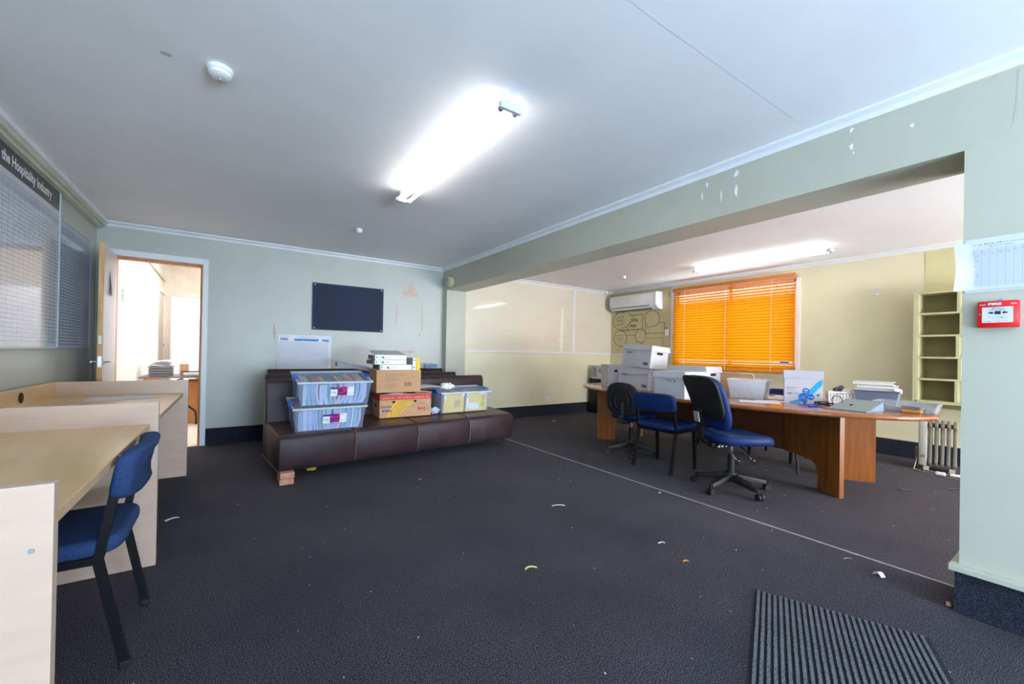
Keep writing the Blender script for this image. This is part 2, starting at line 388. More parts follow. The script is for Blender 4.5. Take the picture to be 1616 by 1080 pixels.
def struct(name, mb, m, label, bev=0, smooth=None): return tag(obj(name, mb, m, None, bev, smooth=smooth), label, kind='structure')
def copy_tree(o, parent=None):
    kids = [k for k in bpy.data.objects if k.parent == o]
    c = o.copy(); COL.objects.link(c); c.parent = parent
    for k in kids: copy_tree(k, c)
    return c

# ------------------------------------------------------------------ room shell
H = 2.4; YB = 5.86; XB = 3.84; XT = 4.166; XR = 7.583; YP = .391; ZB = 2.058; YN = 5.727; Y0 = -3.7
struct('floor', MB().box(-.1, 7.7, Y0-.1, YB, -.06, 0), M_carpet, 'dark blue grey office carpet')
struct('ceiling', MB().box(-.1, 7.7, Y0-.1, YB+.12, H, H+.06), M_ceil, 'plain white plasterboard ceiling')
LY0, LY1, LZ0, LZ1 = -3.1, -.7, .7, 2.25
struct('wall_left', MB().box(-.1, 0, Y0-.1, LY0, 0, H).box(-.1, 0, LY1, YB+.12, 0, H).box(-.1, 0, LY0, LY1, 0, LZ0).box(-.1, 0, LY0, LY1, LZ1, H), M_green, 'sage green wall behind the planner boards')
OX0, OX1, OZ = .135, .862, 2.045
wb = struct('wall_back', MB().box(0, OX0-.03, YB, YB+.12, 0, H).box(OX1+.03, 4.0, YB, YB+.12, 0, H).box(OX0-.03, OX1+.03, YB, YB+.12, OZ+.03, H), M_green, 'pale sage wall with the open door')
struct('wall_back_meeting', MB().box(4.0, 7.7, YB, YB+.12, 0, H), M_cream, 'cream wall carrying the whiteboard')
wd = struct('wall_divider', MB().box(XB, XT, YP, YN, ZB, H).box(XB, XT, Y0, YP, 0, H).box(XB, XT, YN, YB, 0, H), M_sage2, 'sage beam and pillar dividing the two areas')
WY0, WY1, WZ0, WZ1 = 2.50, 4.36, .95, 2.235
wr = struct('wall_right', MB().box(XR, 7.7, Y0, WY0, 0, H).box(XR, 7.7, WY1, YB, 0, H).box(XR, 7.7, WY0, WY1, 0, WZ0).box(XR, 7.7, WY0, WY1, WZ1, H), M_cream, 'cream wall around the blind window')
obj('darker_wall_strip', MB().box(XR-.004, XR, Y0, 1.222, 1.8, H-.05), M_khaki, wr)  # thin panel giving this end of the wall a darker tone
FX0, FX1, FZ0, FZ1 = 1.5, 3.6, .15, 2.3
GX0, GX1 = 4.6, 7.2
struct('wall_front', MB().box(-.1, FX0, Y0-.1, Y0, 0, H).box(FX1, GX0, Y0-.1, Y0, 0, H).box(GX1, 7.7, Y0-.1, Y0, 0, H).box(FX0, FX1, Y0-.1, Y0, 0, FZ0).box(FX0, FX1, Y0-.1, Y0, FZ1, H).box(GX0, GX1, Y0-.1, Y0, 0, FZ0).box(GX0, GX1, Y0-.1, Y0, FZ1, H), M_green, 'sage wall behind the photographer')
# front window (the daylight source, behind the camera)
w2 = tag(thing('window_2', 'wide white framed window in the front wall', None), 'wide white framed window in the front wall', kind='structure')
m = MB()
for x in (FX0, FX0+.98, FX1-1.02, FX1-.04): m.box(x, x+.04, Y0-.07, Y0-.02, FZ0, FZ1)
m.box(FX0, FX1, Y0-.07, Y0-.02, FZ0, FZ0+.04).box(FX0, FX1, Y0-.07, Y0-.02, FZ1-.04, FZ1)
obj('window_frame', m, M_white, w2)
for i, (a, b) in enumerate(((FX0+.04, FX0+.98), (FX0+1.02, FX1-1.02), (FX1-.98, FX1-.04))): obj('pane', MB().box(a, b, Y0-.05, Y0-.045, FZ0+.04, FZ1-.04), M_glass, w2)

w3 = tag(thing('window_3', '', None), 'white framed window at the front of the meeting area', kind='structure')
m = MB()
for x in (GX0, GX0+1.28, GX1-.04): m.box(x, x+.04, Y0-.07, Y0-.02, FZ0, FZ1)
m.box(GX0, GX1, Y0-.07, Y0-.02, FZ0, FZ0+.04).box(GX0, GX1, Y0-.07, Y0-.02, FZ1-.04, FZ1)
obj('window_frame', m, M_white, w3)
for a, b in ((GX0+.04, GX0+1.28), (GX0+1.32, GX1-.04)): obj('pane', MB().box(a, b, Y0-.05, Y0-.045, FZ0+.04, FZ1-.04), M_glass, w3)
w4 = tag(thing('added_window_4', '', None), 'added unseen window in the left wall behind the camera', kind='structure')  # unseen window, added together with its lamps for more ambient light
m = MB()
for y in (LY0, -1.92, LY1-.04): m.box(-.07, -.02, y, y+.04, LZ0, LZ1)
m.box(-.07, -.02, LY0, LY1, LZ0, LZ0+.04).box(-.07, -.02, LY0, LY1, LZ1-.04, LZ1)
obj('window_frame', m, M_white, w4)
for a, b in ((LY0+.04, -1.92), (-1.88, LY1-.04)): obj('pane', MB().box(-.05, -.045, a, b, LZ0+.04, LZ1-.04), M_glass, w4)
# coved cornices
def cornice(name, p0, p1, nx, ny, label, s=.05):
    a, b = Vector(p0), Vector(p1); n = Vector((nx, ny)); m = MB()
    prof = [(0, H), (s, H), (s, H-.012), (s*.45, H-s*.55), (.012, H-s), (0, H-s)]
    vs = []
    for p in (a, b):
        for q, z in prof: vs.append((p.x+n.x*q, p.y+n.y*q, z))
    k = len(prof); m.add(vs, [tuple(range(k)), tuple(range(2*k-1, k-1, -1))]+[(i, (i+1) % k, k+(i+1) % k, k+i) for i in range(k)])
    return struct(name, m, M_white, label)
cornice('trim_1', (0, YB), (XB, YB), 0, -1, 'white cornice above the door wall')
cornice('trim_2', (XB, Y0), (XB, YB), -1, 0, 'white cornice along the dividing beam')
cornice('trim_3', (XT, YB), (XR, YB), 0, -1, 'white cornice above the whiteboard')
cornice('trim_4', (XR, Y0), (XR, YB), -1, 0, 'white cornice above the blind window')
struct('trim_5', MB().box(.0, .095, Y0, YB, H-.035, H), M_white, 'white cornice board along the left wall', bev=.006)
struct('trim_6', MB().box(0, .074, Y0, YB-.002, H-.06, H-.035).box(0, .05, Y0, YB-.002, H-.085, H-.06), mat('trim_cream', (206, 206, 184), .4), 'cream boxed rail under the left cornice', bev=.004)
# carpet skirtings with a small painted cap
def skirting(name, x0, x1, y0, y1, label): struct(name, MB().box(x0, x1, y0, y1, 0, .192), M_carpet_wall, label)
skirting('baseboard_back', .925, XB-.012, YB-.012, YB, 'carpet skirting below the door wall')
skirting('baseboard_meeting', XT+.012, XR-.012, YB-.012, YB, 'carpet skirting below the whiteboard wall')
skirting('baseboard_right', XR-.012, XR, Y0, YB, 'carpet skirting below the blind window')
skirting('baseboard_left', 0, .012, Y0, 5.05, 'carpet skirting behind the desks')
struct('baseboard_pillar', MB().box(XB-.012, XB, Y0, YP+.012, 0, .19).box(XB, XT+.012, YP, YP+.012, 0, .19).box(XT, XT+.012, Y0, YP, 0, .19), M_carpet_wall, 'blue carpet skirting wrapped round the pillar')
struct('trim_7', MB().box(XB-.04, XB, Y0, YP+.028, .191, .217).box(XB, XT+.04, YP, YP+.028, .191, .217).box(XT, XT+.04, Y0, YP, .191, .217), M_sage2, 'painted ledge capping the pillar skirting', bev=.003)
struct('trim_8', MB().box(.93, XB, YB-.014, YB, .192, .213), M_green, 'painted bead above the door wall skirting', bev=.003)
struct('trim_9', MB().box(XT, XR, YB-.014, YB, .192, .213).box(XR-.014, XR, Y0, YB-.014, .192, .213), M_cream, 'cream bead above the meeting area skirting', bev=.003)
struct('trim_10', MB().box(4.118, 4.134, YP+.02, YB-.02, -.002, .003), M_seamstrip, 'pale joining strip across the carpet')

# marks on the walls
def blob(rnd, cu, cv, ru, rv, n=14, jag=.35):
    return [(cu+ru*math.cos(2*PI*i/n)*(1-jag*rnd.random()), cv+rv*math.sin(2*PI*i/n)*(1-jag*rnd.random())) for i in range(n)]
rnd = random.Random(3)
pb = plane((0, YB-.0006, 0), (1, 0, 0), (0, 0, 1))
pbm = plane((XB-.0006, 0, 0), (0, 1, 0), (0, 0, 1))
def patch(pf, pts, m, par, name='torn_patch'): return obj(name, MB().poly(pf, pts), m, par, solid=False)
patch(pb, [(3.18, 1.935), (3.20, 1.92), (3.24, 1.925), (3.27, 1.915), (3.32, 1.92), (3.36, 1.915), (3.40, 1.925), (3.455, 1.925), (3.41, 1.99), (3.36, 2.075), (3.33, 2.11), (3.30, 2.075), (3.24, 2.01)], M_plaster, wb)
for cu, cv, ru, rv in ((3.115, 1.73, .018, .13), (3.115, 1.55, .014, .09), (3.50, 1.70, .02, .14), (3.51, 1.50, .016, .12), (3.145, 1.112, .03, .02), (3.32, 1.112, .13, .018), (1.59, 1.31, .018, .12), (3.47, 1.365, .03, .02)):
    patch(pb, blob(rnd, cu, cv, ru, rv), M_plaster, wb)
def wallpx(X, pts): return pts
for cu, cv, ru, rv in ((1.635, 2.235, .008, .04), (1.60, 2.30, .01, .028), (1.40, 2.20, .012, .055), (1.40, 2.31, .02, .03), (1.50, 2.19, .007, .05), (.80, 2.24, .012, .022), (.80, 2.33, .012, .018), (.565, 2.25, .009, .016), (.79, 2.205, .006, .012)):
    patch(pbm, blob(rnd, cu, cv, ru, rv, 10, .6), M_chip, wd, 'paint_chip')

pc_l = plane((0, 0, H-.0006), (1, 0, 0), (0, 1, 0)); M_crack = mat('joint_line', (236, 236, 238), .8)
ceil = bpy.data.objects['ceiling']
obj('joint_line', MB().stroke(pc_l, [(2.25, 1.0), (2.5, 1.003), (2.63, 1.0), (2.9, .996), (3.75, .985)], .004), M_crack, ceil, solid=False)
obj('joint_line', MB().stroke(pc_l, [(4.3, 1.24), (5.4, 1.242), (7.5, 1.246)], .004), M_crack, ceil, solid=False)
obj('joint_line', MB().stroke(plane((XB-.0006, 0, 0), (0, 1, 0), (0, 0, 1)), [(.391, 2.06), (.36, 2.075), (.30, 2.085), (.255, 2.11), (.244, 2.2), (.24, 2.34)], .003), mat('wall_crack', (176, 180, 164), .8), wd, solid=False)
# ------------------------------------------------------------------ doorway and hall
struct('trim_11', MB().box(OX0-.03, OX0, YB-.01, YB+.13, 0, OZ+.03).box(OX1, OX1+.03, YB-.01, YB+.13, 0, OZ+.03).box(OX0, OX1, YB-.01, YB+.13, OZ, OZ+.03).box(OX0, OX0+.012, YB+.05, YB+.13, 0, OZ).box(OX1-.012, OX1, YB+.05, YB+.13, 0, OZ).box(OX0, OX1, YB+.05, YB+.13, OZ-.012, OZ), M_jamb, 'varnished timber door lining')
struct('trim_12', MB().box(OX1+.012, .925, YB-.02, YB, 0, OZ+.075).box(.06, OX1+.012, YB-.02, YB, OZ+.012, OZ+.075).box(.06, OX0-.012, YB-.02, YB, 0, OZ+.012), M_white, 'white architrave round the open doorway', bev=.003)
# open door leaf, swung into the room along the left wall
dl = tag(thing('door_1', '', None, (.128, 5.83, 0), math.radians(-90+3.2)), 'white flush door with bare timber edge standing open', kind='structure')
obj('door_leaf', MB().box(.005, .735, 0, .036, .012, 2.04), M_doorface, dl, bev=.001)
obj('edge_strip', MB().box(.735, .741, 0, .036, .012, 2.04), M_timber, dl)
obj('edge_sticker', MB().box(.741, .7415, .008, .028, 1.13, 1.205), M_whitep, dl, label='small white and blue sticker on door edge')
obj('latch_plate', MB().box(.741, .743, .006, .030, .925, 1.02).cyl((.741, .018, .97), (.752, .018, .97), .008, 10), M_chrome, dl)
for s in (-1, 1):
    yo = .036 if s > 0 else 0
    h = obj('door_handle', MB().lathe([(.024, 0), (.024, .006), (.01, .008), (.01, .04)], 16, Matrix.Translation((.68, yo, .97)) @ Matrix.Rotation(-s*PI/2, 4, 'X')).tube([(.68, yo+s*.04, .97), (.66, yo+s*.046, .97), (.585, yo+s*.046, .97)], .009, 10), M_chrome, dl, smooth=40)
obj('door_notice', MB().sheet(lambda u, v: (.25+.20*u+.02*(1-v), .039+.004*math.sin(v*PI)+.022*(1-v)**2*(.4+.6*u), 1.60+.22*v), 4, 8), M_paper, dl, label='curled paper notice pinned to the door', smooth=60)
# hall beyond
HX0, HX1, HY1, HH = .10, 2.6, 10.02, 2.92
struct('floor_hall', MB().box(-.1, HX1+.1, YB, HY1+.1, -.06, -.002), M_lino, 'pale lino floor in the hall')
struct('ceiling_hall', MB().box(-.1, HX1+.1, YB+.12, HY1+.1, HH, HH+.06), M_hall, 'white ceiling of the hall beyond')
struct('wall_hall_left', MB().box(-.02, HX0, YB+.13, HY1, 0, HH), M_hall, 'white wall along the bright hall')
struct('wall_hall_back', MB().box(-.1, HX1+.1, HY1, HY1+.1, 0, HH), mat('hall_cream', (236, 222, 206), .6), 'cream end wall of the hall')
struct('wall_hall_right', MB().box(HX1, HX1+.1, YB+.12, HY1, 0, HH), M_hall, 'white far side wall of the hall')
struct('wall_hall_head', MB().box(-.1, HX1+.1, YB, YB+.12, H+.06, HH), M_hall, 'white wall above the doorway on the hall side')
struct('trim_13', MB().tube([(HX0+.015, 7.0, 2.44), (HX0+.015, 9.98, 2.34)], .014, 8), mat('conduit', (222, 200, 176), .5), 'thin cream pipe running along the hall wall', smooth=50)
d2 = tag(thing('door_2', '', None, (HX0, 9.4, 0)), 'cream hall door with a lever handle', kind='structure')
obj('door_leaf', MB().box(.0, .03, -.36, .40, .01, 2.06), mat('hall_door', (226, 216, 204), .5), d2)
obj('door_frame', MB().box(0, .045, -.43, -.36, 0, 2.13).box(0, .045, .40, .47, 0, 2.13).box(0, .045, -.36, .40, 2.06, 2.13), M_hall, d2)
obj('door_handle', MB().tube([(.03, .33, 1.16), (.075, .33, 1.16), (.08, .22, 1.16)], .01, 8), M_chrome, d2, smooth=50)
es = thing('exit_sign', 'small green and white exit sign on the hall wall', 'sign', (HX0, 6.52, 1.71))
obj('plate', MB().box(0, .004, -.055, .055, -.06, .06), mat('sign_green', (90, 190, 130), .5), es)
pf = plane((.0048, 0, 0), (0, 1, 0), (0, 0, 1))
obj('arrow', MB().poly(pf, [(-.04, .02), (-.01, .045), (-.01, .03), (.03, .03), (.03, .01), (-.01, .01), (-.01, -.005)]).rect(pf, -.035, -.005, -.045, -.02).rect(pf, .005, .035, -.045, -.02), M_whiteprint, es, solid=False)
pn = thing('leaning_board', 'tall white board leaning at the end of the hall', 'board', (.33, 9.0, 0))
obj('panel', MB().box(0, 1.3, 0, .035, 0, 1.965), mat('panel_white', (226, 226, 234), .4), pn)
obj('panel_edge', MB().box(-.025, 0, 0, .05, 0, 1.965), mat('panel_grey', (196, 194, 200), .4), pn)
obj('panel_edging', MB().box(0, 1.3, 0, .036, 1.965, 1.972), M_inkgrey, pn)
tt = thing('trestle_table', 'folding trestle table with a dark edge in the hall', 'table', (.12, 7.47, 0))
obj('tabletop', MB().box(0, 1.5, 0, .7, .678, .70), mat('trestle_top', (120, 108, 100), .5), tt, bev=.003)
obj('apron', MB().box(.05, .22, .01, .03, .64, .678).box(.62, 1.45, .01, .03, .655, .678), M_jamb, tt)
for y in (.06, .64):
    for x0, x1 in ((.42, .63), (1.2, 1.35)): obj('leg', MB().tube([(x0, y, .66), (x0, y, .42), (x0+.02, y, .36), (x0+.15, y, .24), (x0+.2, y, .19), (x0+.21, y, .12), (x0+.21, y, 0)], .013, 8), M_blackm, tt, smooth=50)
for x in (.42, 1.2): obj('stretcher', MB().cyl((x, .06, .64), (x, .64, .64), .012, 8), M_blackm, tt)
ps = thing('paper_stack', 'grey filing trays heaped with white paper on the trestle table', 'paper', (.34, 7.66, .70))
for k in range(4): obj('tray', MB().tub((-.115, .115, -.15, .15), (-.13, .13, -.16, .16), .005+k*.035, .033+k*.035, .004), mat('tray_grey', (128, 126, 132), .5), ps)
for k in range(6): obj('sheet', MB().sheet(lambda u, v: (-.11+.22*u+.012*k-.03, -.14+.29*v, .144+k*.012+.01*math.sin(u*5+k)+.01*v), 5, 2, .004), M_paper, ps)
wt = thing('wire_tray', 'black wire tray on the hall trestle table', 'tray', (.72, 7.62, .70))
m = MB()
for i in range(13): m.cyl((-.15+i*.025, -.1, .006), (-.155+i*.0258, -.11, .06), .002, 5).cyl((-.15+i*.025, .1, .006), (-.155+i*.0258, .11, .06), .002, 5)
for z, a, b in ((.005, .15, .1), (.06, .156, .111)): m.tube([(-a, -b, z), (a, -b, z), (a, b, z), (-a, b, z), (-a, -b, z)], .0035, 5)
obj('wires', m, M_blackm, wt)
obj('letters', MB().box(-.13, .13, -.09, .09, .008, .04), M_paper, wt)
tag(obj('small_carton', MB().box(.52, .62, 7.95, 8.07, .70, .86), M_card, bev=.002), 'small brown carton behind the wire tray', 'box')
hc = thing('moving_carton', 'tall brown carton under the hall trestle table', 'box', (.80, 7.83, 0))
obj('carton', MB().box(-.16, .22, -.15, .15, 0, .62), mat('carton_orange', (192, 128, 78), .75), hc, bev=.003)
obj('flap', MB().box(-.165, .225, -.155, .155, .60, .628), mat('carton_orange2', (176, 110, 62), .75), hc)
r5 = random.Random(5); m = MB(); pf = plane((0, -.1506, 0), (1, 0, 0), (0, 0, 1))
for i in range(4): m.greek(pf, -.07, .40-i*.035, .12, .012, r5)
obj('print', m, M_tabledark, hc, solid=False)

# ------------------------------------------------------------------ window with timber venetian blind
w1 = tag(thing('window_1', '', None), 'white framed window behind the timber blind', kind='structure')
m = MB().box(XR-.012, XR, WY0-.05, WY0, WZ0-.0, WZ1+.0).box(XR-.012, XR, WY1, WY1+.095, 1.13, WZ1+.1).box(XR+.03, XR+.07, WY0, WY0+.04, WZ0, WZ1).box(XR+.03, XR+.07, WY1-.04, WY1, WZ0, WZ1).box(XR+.03, XR+.07, WY0, WY1, WZ0, WZ0+.04).box(XR+.03, XR+.07, WY0, WY1, WZ1-.04, WZ1).box(XR+.03, XR+.07, 3.40, 3.45, WZ0, WZ1)
obj('window_frame', m, M_white, w1)
obj('pane', MB().box(XR+.048, XR+.052, WY0+.04, 3.40, WZ0+.04, WZ1-.04), M_glass, w1); obj('pane', MB().box(XR+.048, XR+.052, 3.45, WY1-.04, WZ0+.04, WZ1-.04), M_glass, w1)
vb = thing('venetian_blind', 'orange timber venetian blind lowered over the window', 'blind', (7.515, 0, 0))
BY0, BY1 = 2.49, 4.365
obj('headrail', MB().box(-.03, .03, BY0-.008, BY1+.008, 2.238, 2.29), M_blindrail, vb, bev=.004)
PITCH = .0435; NS = 30
sl = MB(); hw = .0255
pr = [(-hw, 0), (-hw*.5, .0035), (0, .0048), (hw*.5, .0035), (hw, 0), (hw*.5, .0008), (0, .002), (-hw*.5, .0008)]
sl.prism(pr, 'y', BY0, BY1)
slat_me = mesh_of(sl, 'slat', M_blind)
for i in range(NS):
    z = 2.212-i*PITCH
    a = math.radians(68) if i >= 8 else math.radians(28+4*i)
    if i == 27: a = math.radians(45)
    o = bpy.data.objects.new('slat', slat_me); COL.objects.link(o); o.parent = vb; o.location = (0, 0, z); o.rotation_euler = (0, a, 0)
zb = 2.212-NS*PITCH+.005
obj('bottom_rail', MB().box(-.02, .02, BY0, BY1, zb-.014, zb+.008), M_blindrail, vb, bev=.003)
for y in (2.78, 3.44, 4.14):
    obj('ladder_cord', MB().cyl((-.027, y, zb), (-.027, y, 2.24), .0028, 6), M_cord, vb)
for y in (3.10, 3.82): obj('ladder_cord', MB().cyl((-.027, y, zb), (-.027, y, 2.24), .0016, 5), M_jamb, vb)
obj('pull_cord', MB().cyl((-.045, 2.71, 1.55), (-.035, 2.71, 2.24), .003, 6), M_jamb, vb)
obj('cord_tassel', MB().lathe([(.004, 0), (.011, -.012), (.012, -.03), (.005, -.042)], 10, Matrix.Translation((-.045, 2.71, 1.555))), M_jamb, vb, smooth=50)
obj('maker_label', MB().box(-.034, -.0335, 2.50, 2.74, 1.045, 1.072), M_whitep, vb); obj('label_print', MB().box(-.0347, -.034, 2.54, 2.65, 1.05, 1.068), M_clip, vb)

# ------------------------------------------------------------------ whiteboards, drawing board
wbt = thing('whiteboard', 'long cream whiteboard with faded marker notes beside the beam', 'whiteboard', (0, YB, 0))
obj('board', MB().box(4.2, 6.53, -.012, 0, 1.15, 2.335), M_wboard, wbt)
obj('pen_rail', MB().box(4.17, 6.55, -.035, 0, 1.125, 1.15), M_alu, wbt, bev=.003)
obj('edge_strip', MB().box(6.53, 6.575, -.018, 0, 1.15, 2.35), M_alu, wbt, bev=.003)
pf = plane((0, -.0126, 0), (1, 0, 0), (0, 0, 1)); r4 = random.Random(4)
def scrawl(m, pf, u, v, wd, h, r, k=3):
    pts = []; x = u
    while x < u+wd:
        pts.append((x, v+h*r.random())); x += h*(.18+.25*r.random())
        if r.random() < .18 and len(pts) > 2: m.stroke(pf, pts, h*.12); pts = []; x += h*.4
    if len(pts) > 1: m.stroke(pf, pts, h*.12)
m = MB()
for u, v, wd_, h in ((5.62, 1.72, .28, .07), (6.0, 1.70, .26, .07), (5.6, 1.415, .18, .06)): scrawl(m, pf, u, v, wd_, h, r4)
m.rect(pf, 5.85, 6.02, 1.43, 1.438).rect(pf, 6.06, 6.36, 1.425, 1.432)
obj('red_notes', m, M_fadedred, wbt, solid=False)
m = MB()
for i in range(6): scrawl(m, pf, 4.44+.02*(i % 2), 1.70-i*.085, .19, .03, r4)
for u, v, wd_ in ((5.62, 1.33, .14), (5.86, 1.33, .28), (5.75, 1.2, .1), (5.95, 1.2, .5)): scrawl(m, pf, u, v, wd_, .035, r4)
obj('blue_notes', m, M_fadedblue, wbt, solid=False)
m = MB()
for u, v, wd_ in ((5.1, 1.62, .06), (4.95, 1.5, .25), (5.05, 1.42, .2), (5.12, 1.34, .1), (5.12, 1.27, .1), (4.9, 1.36, .1)): scrawl(m, pf, u, v, wd_, .03, r4)
m.stroke(pf, [(4.92, 1.5), (4.92, 1.42), (5.0, 1.42)], .004).stroke(pf, [(5.14, 1.25), (5.14, 1.4)], .004)
obj('grey_notes', m, M_fadedgrey, wbt, solid=False)
wb2 = thing('whiteboard', 'narrow cream whiteboard panel in the corner under the air conditioner', 'whiteboard', (0, YB, 0))
obj('board', MB().box(6.58, 7.555, -.012, 0, 1.15, 2.345), M_wboard, wb2)
obj('pen_rail', MB().box(6.555, 7.56, -.03, 0, 1.125, 1.15), M_alu, wb2, bev=.003)
obj('corner_bead', MB().box(7.555, XR, -.02, 0, 1.125, 2.35), M_cream, wb2, bev=.004)
m = MB(); scrawl(m, pf, 6.7, 1.66, .1, .03, r4); scrawl(m, pf, 6.88, 1.66, .16, .04, r4); scrawl(m, pf, 6.85, 1.54, .2, .025, r4)
obj('faint_notes', m, M_fadedred, wb2, solid=False)
db = thing('drawing_board', 'tan wall board with marker speech bubbles below the air conditioner', 'board', (XR, 0, 0))
obj('board', MB().box(-.008, 0, 4.455, 5.83, 1.14, 2.345), M_drawboard, db)
obj('bottom_rail', MB().box(-.022, 0, 4.455, 5.82, 1.118, 1.14), M_alu, db, bev=.003)
# map u to the right as seen (-y)
pf = plane((-.0088, 0, 0), (0, 1, 0), (0, 0, 1))
def arc(cu, cv, ru, rv, a0, a1, n=22): return [(cu+ru*math.cos(math.radians(a0+(a1-a0)*i/n)), cv+rv*math.sin(math.radians(a0+(a1-a0)*i/n))) for i in range(n+1)]
m = MB()
m.stroke(pf, arc(5.60, 1.80, .19, .17, 118, -100)+[(5.52, 1.665), (5.46, 1.69), (5.44, 1.65)], .010)      # left bubble
m.stroke(pf, [(5.385, 1.935), (5.33, 1.885), (5.065, 1.905), (5.07, 1.62), (5.41, 1.612), (5.41, 1.70), (5.33, 1.78), (5.33, 1.82)], .015)
m.stroke(pf, [(5.60, 1.615), (5.585, 1.60), (5.41, 1.612), (5.405, 1.58)], .014)
m.stroke(pf, arc(4.855, 1.805, .165, .15, -45, 285, 34)+[(4.925, 1.615), (4.972, 1.699)], .009)
m.stroke(pf, [(4.70, 1.725), (4.584, 1.722), (4.58, 1.495)], .010).stroke(pf, [(5.005, 1.72), (5.0, 1.55)], .008)
m.stroke(pf, arc(5.60, 1.455, .165, .155, 255, 255-325, 30)+[(5.53, 1.29)], .010)
m.stroke(pf, arc(5.103, 1.49, .12, .13, 0, 360, 30), .009).stroke(pf, [(5.44, 1.505), (5.22, 1.51)], .007)
m.stroke(pf, [(4.985, 1.535), (4.62, 1.53), (4.58, 1.515)], .008).stroke(pf, [(4.985, 1.44), (4.65, 1.445), (4.618, 1.455), (4.62, 1.20), (4.72, 1.195)], .006)
m.stroke(pf, [(5.19, 1.40), (5.19, 1.28)], .007).stroke(pf, [(5.10, 1.38), (5.10, 1.27)], .007).stroke(pf, [(5.08, 1.36), (5.06, 1.33), (5.03, 1.38)], .007).stroke(pf, [(5.70, 1.22), (5.60, 1.22)], .006)
obj('bubble_outlines', m, M_marker, db, solid=False)
pfl = plane((-.009, 0, 0), (0, -1, 0), (0, 0, 1)); m = MB(); r6 = random.Random(8)
for v, u0, u1 in ((1.835, -5.69, -5.50), (1.77, -5.70, -5.48), (1.70, -5.68, -5.50)):
    x = u0
    while x < u1-.03:
        w_ = .035; q = [(x+w_*r6.random(), v+.055*r6.random()+(x-u0)*.12) for _ in range(5)]; m.stroke(pfl, q, .008); x += .042
obj('bubble_writing', m, M_markerblue, db, solid=False)
m = MB(); m.text(pfl, 'We', -5.32, 1.765, .11, bold=.003, sx=.9)
obj('green_writing', m, M_greenink, db, solid=False)
m = MB(); m.text(pfl, 'Alist!', -5.36, 1.665, .085, bold=.002, sx=.85)
obj('purple_writing', m, M_markerblue, db, solid=False)
m = MB()
for v, a, b in ((1.50, -5.70, -5.53), (1.455, -5.72, -5.52), (1.415, -5.66, -5.56)): m.greek(pfl, a, v, b-a, .018, r6)
obj('small_writing', m, M_marker, db, solid=False)
obj('green_squiggle', MB().stroke(pf, arc(4.50, 2.20, .02, .03, 0, 330, 12)+[(4.49, 2.19), (4.515, 2.23)], .006), M_teal, db, solid=False)
# air conditioner
ac = thing('air_conditioner', 'white split air conditioner high in the corner', 'air conditioner', (XR-.0085, 5.175, 2.0))
prof = [(0, .27), (-.17, .27), (-.195, .255), (-.205, .22), (-.205, .07), (-.19, .035), (-.12, -.02), (-.05, -.035), (0, -.035)]
obj('casing', MB().prism(prof, 'y', -.53, .53), M_whitep, ac, bev=.006, smooth=35)
obj('end_cap', MB().prism([(0, .274), (-.172, .274), (-.199, .258), (-.21, .222), (-.21, .068), (-.194, .03), (-.12, -.026), (-.05, -.041), (0, -.041)], 'y', -.552, -.50), mat('ac_end', (240, 242, 250), .3), ac, bev=.004)
obj('louvre', MB().add([(-.187, -.40, .026), (-.187, .46, .026), (-.135, .46, -.018), (-.135, -.40, -.018), (-.19, -.40, .022), (-.19, .46, .022), (-.138, .46, -.024), (-.138, -.40, -.024)], [(0, 1, 2, 3), (4, 7, 6, 5), (0, 4, 5, 1), (1, 5, 6, 2), (2, 6, 7, 3), (3, 7, 4, 0)]), M_whitep, ac)
obj('outlet_slot_shade', MB().box(-.1925, -.188, -.41, .47, .028, .036).cbox((-.13, .03, -.023), (.05, .88, .006), (0, math.radians(28), 0)), M_dark, ac)  # dark strips stand for the shade in the outlet; no slot is cut
m = MB(); pl = plane((-.2056, 0, 0), (0, -1, 0), (0, 0, 1)); m.greek(pl, .36, .075, .1, .014, r6); m.greek(pl, -.49, .06, .035, .008, r6)
obj('badge', m, M_inkgrey, ac, solid=False)
obj('indicator', MB().lathe([(.018, 0), (.018, .002)], 14, Matrix.Translation((-.16, -.42, .002)) @ Matrix.Rotation(PI, 4, 'X')), M_inkgrey, ac)
tag(obj('pipe_elbow', MB().tube([(7.40, 5.83, 2.36), (7.42, 5.74, 2.36), (7.50, 5.73, 2.37)], .012, 8).box(7.37, 7.42, 5.79, 5.85, 2.34, 2.38), M_whitep, smooth=40), 'small white pipe bracket in the ceiling corner above the air conditioner', 'bracket')
rc = thing('remote_control', 'white remote control in a holder beside the speech bubbles', 'remote control', (XR-.008, 4.53, 1.565))
obj('holder', MB().box(-.022, 0, -.034, .034, -.085, .03), M_whitep, rc, bev=.004); obj('handset', MB().box(-.018, -.004, -.027, .027, -.07, .085), M_creamp, rc, bev=.004); obj('screen', MB().box(-.0188, -.018, -.02, .02, .035, .07), M_inkgrey, rc)
ol = thing('power_outlet', 'white power outlet low on the cream wall', 'outlet', (5.93, YB, .293))
obj('plate', MB().box(-.06, .06, -.009, 0, -.038, .038), M_whitep, ol, bev=.003)
for x in (-.03, .03): obj('socket', MB().box(x-.003, x+.003, -.0096, -.009, .0, .014).box(x-.013, x-.009, -.0096, -.009, -.018, -.008).box(x+.009, x+.013, -.0096, -.009, -.018, -.008), M_inkgrey, ol)
hk = thing('wall_hook', 'small metal bracket hook on the cream wall', 'hook', (XR, 1.64, 1.935))
